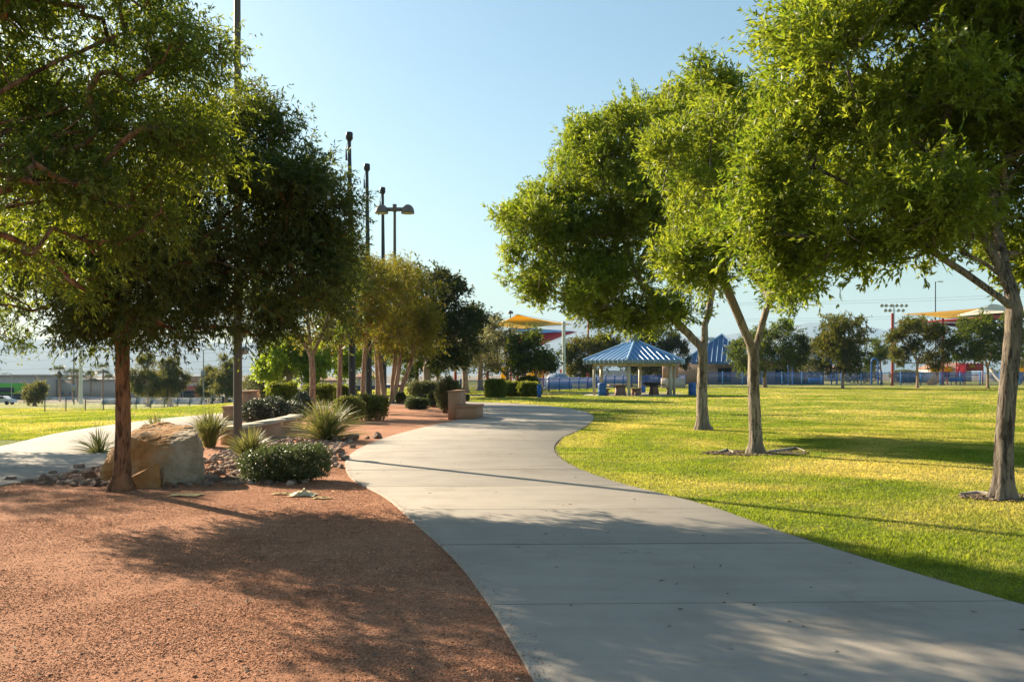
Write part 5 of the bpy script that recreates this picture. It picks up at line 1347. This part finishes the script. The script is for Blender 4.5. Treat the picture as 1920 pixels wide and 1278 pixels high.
# ------------------------------------------------------------------ play structures
def play_left():
    D = 104; x0 = wx(975, D); r = thing("play_structure", "play structure with red posts and yellow slides behind the hedge row", "playground", (x0, D, 0))
    lx = lambda p: wx(p, D) - x0
    for k, px in enumerate((958, 970, 980, 986, 1010, 1020)):
        MB().tube([(lx(px), (k % 2) * 2.4, 0), (lx(px), (k % 2) * 2.4, wz(672 + 4 * (k % 3), D))], 0.1, 8).build("post", M['red_paint'], r)
    MB().box((lx(985), 1.2, 1.45), (lx(1022) - lx(955), 2.6, 0.15)).build("deck", M['dark_band'], r)
    for px in (996, 1012):
        MB().tube([(lx(px), -0.1, 1.6), (lx(px) - 0.2, -1.2, 1.25), (lx(px) - 0.5, -2.6, 0.5), (lx(px) - 0.6, -3.4, 0.25)], [0.42, 0.42, 0.42, 0.4], 10, False).build("slide", M['yellow'], r, True)
    MB().box((lx(1015), 0.2, 1.95), (1.7, 0.12, 0.8)).build("panel", M['yellow'], r)
    MB().box((lx(998), 0.2, 2.0), (0.9, 0.5, 0.7), 0, None, 0.3).build("panel", M['yellow'], r)
    MB().box((lx(946), 0.4, 1.6), (0.9, 0.5, 1.6), 0.2, None, 0.6).build("slide", M['yellow'], r)
    for k in range(6): 
        MB().tube([(lx(1003) + k * 0.35, 0.0, 1.6), (lx(1003) + k * 0.35, 0, 2.4)], 0.03, 6).build("rail_bar", M['red_paint'], r)
    MB().tube([(lx(1003), 0, 2.42), (lx(1022), 0, 2.42)], 0.04, 6).build("rail", M['red_paint'], r)
play_left()
def dome():
    D = 98; x0 = wx(1046, D); r = thing("climbing_dome", "blue-grey climbing mound with rope bars beside the white mast", "climbing frame", (x0, D, 0))
    MB().lathe([(1.55, -0.05), (1.5, 0.5), (1.25, 1.1), (0.8, 1.5), (0.3, 1.66), (0.01, 1.68)], sides=20).build("mound", M['fascia'], r, True)
    for k in range(4):
        c = -2.2 + k * 0.28
        t = np.linspace(0, 2 * math.pi, 13); MB().tube(np.stack([c + 0.28 * np.cos(t), 0 * t, 1.75 + 0.3 * np.sin(t) + 0.05 * k], 1), 0.03, 5, False).build("ring", M['red_paint'], r)
    t = np.linspace(0, math.pi, 12); MB().tube(np.stack([-0.9 + 0.55 * np.cos(t) , 0 * t - 1.6, 0.2 + 1.0 * np.sin(t)], 1), 0.06, 6).build("arch", M['blue_light'], r)
dome()
def arch(label, px, D, w, top):
    x = wx(px, D); H = wz(top, D); W_ = w / F * D / 2; r = thing("swing_arch", label, "swing frame", (x, D, 0), 0, "blue swing arches")
    t = np.linspace(0, math.pi, 13)
    for k in (-1, 1):
        P = [(-W_, k * 0.0, 0)] + [(-W_ * math.cos(q), 0, H - W_ * 1.1 + W_ * 1.1 * math.sin(q)) for q in t] + [(W_, 0, 0)]
    MB().tube(P, 0.11, 8).build("frame", M['blue_paint'], r, True)
    MB().tube([(0, 0, H), (0, 3.2, H)], 0.07, 8).build("crossbar", M['blue_paint'], r, True)
    MB().tube([(0, 1.2, H), (0, 1.2, 0.55)], 0.02, 5).box((0, 1.2, 0.5), (0.4, 0.22, 0.06)).build("swing_seat", M['dark_band'], r)
arch("blue swing arch behind the fence left of the tall red mast", 1640, 128, 12, 672)
arch("blue swing arch behind the round russet tree", 1564, 128, 10, 674)
for lab, px in (("thin blue post left of the swing arches", 1478), ("thin blue post closest to the building window", 1486)):
    mast(lab, px, 127, 686, 0.085, M['blue_paint'], "blue_play_post", "thin blue posts behind the fence")
def play_right():
    D = 129; x0 = wx(1790, D); r = thing("play_structure", "red play fort with a curved yellow slide behind the right-hand fence", "playground", (x0, D, 0))
    lx = lambda p: wx(p, D) - x0
    for px in (1768, 1776, 1793, 1809, 1843):
        MB().tube([(lx(px), 0, 0), (lx(px), 0, wz(676, D))], 0.09, 8).build("post", M['red_paint'], r)
    MB().box((lx(1801), -0.3, wz(693, D)), (lx(1809) - lx(1793), 0.14, 1.75)).build("panel", M['pink'], r)
    pn = MB().box((lx(1826), 0, wz(688, D)), (lx(1842) - lx(1810), 0.14, 1.0)).build("panel", M['red_paint'], r)
    MB().box((lx(1822), -0.1, wz(686, D)), (0.8, 0.06, 0.4)).build("panel_window", M['yellow'], pn)
    cren = MB()
    for k in range(8): cren.box((lx(1794) + k * 0.5, 0.0, wz(681.5, D)), (0.26, 0.14, 0.3))
    cren.build("battlement", M['red_paint'], r)
    MB().box((lx(1765), 0, wz(692, D)), (lx(1785) - lx(1748), 0.9, 0.75)).build("tunnel", M['yellow'], r)
    MB().tube([(lx(1756), 0, wz(694, D)), (lx(1752), -0.8, wz(704, D)), (lx(1742), -1.4, wz(714, D)), (lx(1733), -1.8, wz(720, D))], [0.62, 0.62, 0.6, 0.5], 12, False).build("slide", M['yellow'], r, True)
    MB().box((lx(1761), 0.2, wz(682, D)), (0.55, 0.1, 0.9)).build("panel", M['sign_white'], r)
    MB().box((lx(1800), 0.6, 1.4), (5.5, 2.4, 0.12)).build("deck", M['purple'], r)
    MB().tube([(lx(1858), 0, wz(690, D)), (lx(1864), -0.6, wz(705, D)), (lx(1868), -1.2, wz(714, D))], [0.3, 0.3, 0.3], 8).build("slide", M['cream_cloth'], r)
    MB().box((lx(1905), 0, wz(693, D)), (2.4, 0.8, 0.6)).build("tunnel", M['yellow'], r)
play_right()
def park_bench(label, px, D):
    r = thing("blue_bench", label, "bench", (wx(px, D), D, 0), 0, "blue benches inside the playground fence")
    MB().box((0, 0, 0.45), (2.0, 0.4, 0.05)).build("seat", M['blue_light'], r); MB().box((0, 0.22, 0.78), (2.0, 0.05, 0.4)).build("backrest", M['blue_light'], r)
    for s in (-0.8, 0.8): MB().tube([(s, 0, 0), (s, 0.05, 0.45), (s, 0.22, 0.95)], 0.03, 6).build("leg", M['blue_paint'], r)
park_bench("blue bench behind the fence below the red play fort", 1795, 126)
park_bench("blue bench behind the fence left of the round russet tree", 1530, 126)

# ------------------------------------------------------------------ far lights, wires
def tall_pole(label, px, D, top, rad, mat, name="light_pole", arm=0, box_=None):
    x = wx(px, D); z0 = float(zg(x, D)); r = thing(name, label, "light pole", (x, D, z0)); H = wz(top, D) - z0
    MB().tube([(0, 0, -0.2), (0, 0, H)], [rad, rad * 0.7], 10).build("shaft", mat, r, True)
    if arm: MB().tube([(0, 0, H - 0.1), (arm * 0.6, 0, H + 0.1), (arm, 0, H + 0.05)], 0.06, 6).box((arm, 0, H), (0.8, 0.35, 0.16)).build("lamp_head", M['sign_white'], r)
    if box_: MB().box((0, -0.2, wz(box_, D) - z0), (0.5, 0.3, 0.9)).build("service_box", M['pole_grey'], r)
    return r
tall_pole("dark slim light pole with a bent lamp arm beside the white monopole", 138.5, 150, 643, 0.11, M['wire'], arm=-1.3, box_=726)
tall_pole("thick white monopole in front of the grey store", 151.5, 165, 648, 0.36, M['white_mast'], "monopole")
tall_pole("grey light pole with a side arm left of the brown lamp pole", 381.5, 120, 655, 0.1, M['pole_grey'], arm=1.2, box_=701)
tall_pole("thin light pole in front of the green storefront", 21.5, 150, 700, 0.07, M['pole_grey'], arm=-1.2)
tall_pole("dark parking-lot light between the pines", 343, 200, 697, 0.1, M['wire'], arm=0.9)
tall_pole("curved street light left of the bright green tree", 483, 190, 693, 0.08, M['wire'], arm=-1.2)
tall_pole("tall thin lamp pole above the shade sails at right", 1754, 150, 528, 0.11, M['pole_black'], arm=0.8)
# stadium lights
D = 190; x = wx(1676, D); r = thing("stadium_light", "stadium floodlight rack with two rows of round lamps on a blue-grey pole", "floodlight", (x, D, 0))
MB().tube([(0, 0, -.2), (0, 0, wz(571, D))], [0.2, 0.12], 10).build("shaft", M['fascia'], r, True)
for (py, xs) in ((573, (-23, -15, -5, 5, 14, 23)), (582, (-16, -8, 8, 17))):
    MB().box((0, 0, wz(py, D)), ((max(xs) - min(xs)) / F * D, 0.1, 0.1)).build("crossarm", M['fascia'], r)
    for q in xs:
        lm_ = MB().lathe([(0.02, 0.35), (0.2, 0.28), (0.36, 0.0), (0.34, -0.04), (0.01, 0.0)], sides=14).build("floodlight", M['pole_grey'], r, True)
        lm_.location = (q / F * D, -0.15, wz(py, D)); lm_.rotation_euler = (R(-75), 0, R(8 if q > 0 else -20))
tall_pole("domed playground lamp above the yellow shade sail", 957, 130, 588, 0.1, M['pole_brown'])
D = 130; r = thing("dome_lamp", "small half-dome lamp head above the yellow shade sail", "lamp", (wx(957, D), D, wz(588, D)))
MB().lathe([(0.42, 0), (0.40, 0.2), (0.28, 0.38), (0.01, 0.46)], sides=16).build("shade", M['lamp_bronze'], r, True)
def wires(label, lines, D, slope=0.0):
    r = thing("power_line", label, "power line", (0, D, 0))
    for (xa, ya), (xb, yb) in lines:
        t = np.linspace(0, 1, 15); P = []
        for q in t:
            px, py = xa + (xb - xa) * q, ya + (yb - ya) * q + 5 * 4 * q * (1 - q)
            P.append((wx(px, D), 0, wz(py, D)))
        MB().tube(P, 0.04, 4, False).build("wire", M['wire'], r)
wires("bundle of power lines sagging across the hazy mountain at left", [((-200, 668), (760, 626)), ((-200, 684), (760, 640)), ((-200, 700), (760, 655)), ((-200, 706), (760, 673)), ((-200, 714), (760, 681))], 420)
wires("power lines crossing the sky behind the right-hand trees", [((1380, 568), (2100, 540)), ((1380, 572), (2100, 546)), ((1380, 598), (2100, 575)), ((1380, 602), (2100, 580))], 420)

# ------------------------------------------------------------------ far buildings
def store():
    D = 235; x0 = wx(60, D); z = float(zg(x0, D)); r = thing("store_building", "long grey store with a green entrance front beyond the left field", "building", (x0, D, z))
    lx = lambda p: wx(p, D) - x0; h = lambda p: wz(p, D) - z
    MB().box(((lx(-260) + lx(94)) / 2, 12, h(705) / 2), (lx(94) - lx(-260), 24, h(705))).build("wall", M['store_grey'], r)
    MB().box(((lx(-260) + lx(95)) / 2, 11.9, h(703.5)), (lx(95) - lx(-260) + .4, 24.6, 0.4)).build("cornice", M['store_cream'], r)
    MB().box(((lx(94) + lx(232)) / 2, 13, h(713) / 2), (lx(232) - lx(94), 20, h(713))).build("wall", M['store_grey'], r)
    MB().box(((lx(95) + lx(232)) / 2, 12.9, h(712)), (lx(232) - lx(95), 20.5, 0.35)).build("cornice", M['store_cream'], r)
    MB().box(((lx(-80) + lx(50)) / 2, -0.2, (h(718) + h(738)) / 2), (lx(50) - lx(-80), 0.5, h(718) - h(738))).build("green_front", M['store_green'], r)
    MB().box(((lx(-80) + lx(28)) / 2, -0.6, (h(726) + h(735)) / 2), (lx(28) - lx(-80), 0.4, h(726) - h(735))).build("sign_band", M['dark_band'], r)
    w = MB().box(((lx(-80) + lx(50)) / 2, -0.15, (h(739) + h(752)) / 2), (lx(50) - lx(-80), 0.3, h(739) - h(752))).build("window", M['glass'], r)
    fr = MB()
    for k in range(9): fr.box((lx(-70) + k * 2.2, -0.36, (h(739) + h(752)) / 2), (0.12, 0.1, h(739) - h(752)))
    fr.build("frame", M['pole_grey'], w)
    for px in (106, 122, 139):
        s = MB().box((0, 0, 0), (0.62, 0.06, 0.62)).build("diamond_emblem", M['sign_navy'], r)
        s.location = (lx(px), 2.93, h(737)); s.rotation_euler = (0, R(45), 0)
        e = MB().box((0, 0, 0), (0.26, 0.04, 0.26)).build("emblem_centre", M['sign_white'], s); e.location = (0, -0.04, 0)
    MB().box(((lx(88) + lx(232)) / 2, -4, h(750) ), (lx(232) - lx(88), 0.4, 2.0)).build("yard_wall", M['fascia'], r)
store()
def shop2():
    D = 245; x0 = wx(358, D); z = float(zg(x0, D)); r = thing("shop_building", "tan shop with a red lower front and dark awning behind the pines", "building", (x0, D, z))
    lx = lambda p: wx(p, D) - x0; h = lambda p: wz(p, D) - z
    MB().box((0, 8, h(706) / 2), (lx(376) - lx(340), 16, h(706))).build("wall", M['store_grey'], r)
    MB().box((0, 7.9, (h(705) + h(716)) / 2), (lx(377) - lx(349), 16.4, h(705) - h(716))).build("upper_band", M['store_tan'], r)
    MB().box((lx(359), -0.1, (h(723) + h(746)) / 2), (lx(375) - lx(340), 0.4, h(723) - h(746))).build("red_front", M['store_red'], r)
    MB().box((lx(353), -0.7, h(733)), (lx(366) - lx(342), 1.0, 0.4)).build("awning", M['dark_band'], r)
    MB().box((lx(353), -0.4, h(740)), (lx(366) - lx(342), 0.2, 1.7)).build("window", M['glass'], r)
    MB().box((lx(300), 10, h(722) / 2), (lx(345) - lx(250), 12, h(722))).build("wall", M['store_cream'], r)
    MB().box((lx(300), 9.9, h(719)), (lx(346) - lx(248), 13, 0.9)).build("roof", M['roof_tile'], r)
shop2()
def house(label, px, D, w, eave, ridge_, wall, name="house", base=None, depth=9, rz=0.0):
    x0 = wx(px, D); z = float(zg(x0, D)); r = thing(name, label, "house", (x0, D, z), rz); W_ = w / F * D / 2; he = wz(eave, D) - z; hr = wz(ridge_, D) - z
    MB().box((0, 0, he / 2), (2 * W_ * 0.94, depth, he)).build("wall", wall, r)
    k = min(W_ * 0.75, depth * 0.5); d = depth / 2 + 0.6
    mb = MB(); mb.add([(-W_, -d, he), (W_, -d, he), (W_, d, he), (-W_, d, he), (-W_ + k, 0, hr), (W_ - k, 0, hr)], [[0, 1, 5, 4], [2, 3, 4, 5]]); mb.add([(-W_, -d, he), (W_, -d, he), (W_, d, he), (-W_, d, he), (-W_ + k, 0, hr), (W_ - k, 0, hr)], [[1, 2, 5], [3, 0, 4]])
    mb.box((0, 0, he - 0.1), (2 * W_, 2 * d, 0.18)); mb.build("roof", M['roof_tile'], r)
    for s in (-0.5, 0.4):
        wd = MB().box((s * W_, -depth / 2 - 0.03, he * 0.55), (1.6, 0.1, 1.3)).build("window", M['glass'], r)
        MB().box((s * W_, -depth / 2 - 0.06, he * 0.55 - 0.72), (1.9, 0.16, 0.12)).build("sill", M['store_cream'], wd)
    return r
house("tan house with a reddish hipped roof left of the bright green tree", 502, 210, 52, 713, 704, M['house_wall'])
house("low long house roof seen between the pinkish trunks", 610, 215, 70, 712, 707, M['house_wall'])
house("pale house beyond the playground under the open russet tree", 1770, 190, 66, 690, 676, M['house_wall'])
house("tan-roofed house right of the park building", 1560, 200, 60, 694, 686, M['house_wall'])
house("cream house behind the black poles", 690, 200, 60, 706, 696, M['house_wall'])
r = thing("storage_shed", "low white shed with a red and navy stripe seen past the multi-stemmed trunk", "building", (wx(758, 150), 150, float(zg(wx(758, 150), 150))))
MB().box((0, 3, (wz(711, 150)) / 2), (7.5, 6, wz(711, 150))).build("wall", M['white_wall'], r)
MB().box((0, -0.06, 0.35), (7.4, 0.1, 0.55)).build("stripe", M['sign_navy'], r); MB().box((-0.8, -0.1, 0.42), (2.8, 0.1, 0.4)).build("stripe", M['store_red'], r)
r = thing("far_wall", "long pale wall with a dark banner behind the shelter and white mast", "wall", (wx(1150, 150), 150, 0))
MB().box((0, 0, 0.9), (16, 0.4, wz(691, 150))).build("wall_body", M['store_cream'], r)
MB().box((-5.2, -0.24, wz(703, 150)), (2.2, 0.06, 0.6)).build("banner", M['dark_band'], r)
r = thing("far_wall", "low beige block wall behind the right-hand playground", "wall", (wx(1740, 160), 160, 0))
MB().box((-2, 0, 0.9), (9, 0.3, 1.9)).build("wall_body", M['house_wall'], r)
r = thing("far_wall", "low grey street wall beyond the left field", "wall", (wx(330, 160), 160, float(zg(wx(330, 160), 160))))
MB().box((0, 0, 0.45), (26, 0.3, 1.1)).build("wall_body", M['fascia'], r)
def car(label, px, D, mat, rz=0.0):
    x = wx(px, D); r = thing("parked_car", label, "car", (x, D, float(zg(x, D))), rz)
    prof = [(-2.2, .35), (-2.25, .75), (-1.5, .95), (-0.9, 1.42), (0.7, 1.46), (1.4, 1.0), (2.15, .85), (2.25, .4)]
    V = [(a, -.85, z) for a, z in prof] + [(a, .85, z) for a, z in prof]; n = len(prof); mb = MB()
    mb.add(V, [[k, k + 1, n + k + 1, n + k] for k in range(n - 1)]); mb.add(V, [list(range(n)), list(range(2 * n - 1, n - 1, -1))]); mb.build("body", mat, r)
    MB().box((-0.1, -0.86, 1.18), (1.9, 0.04, 0.32)).build("window", M['glass'], r)
    for a in (-1.4, 1.4):
        for s in (-0.8, 0.8): MB().tube([(a, s - .1, .32), (a, s + .1, .32)], 0.32, 14).build("wheel", M['tyre'], r)
car("dark car parked beyond the left field beside the slender pine", 412, 150, M['car_paint'])
car("white car parked beyond the left field at the frame edge", 2, 150, M['car_white'])
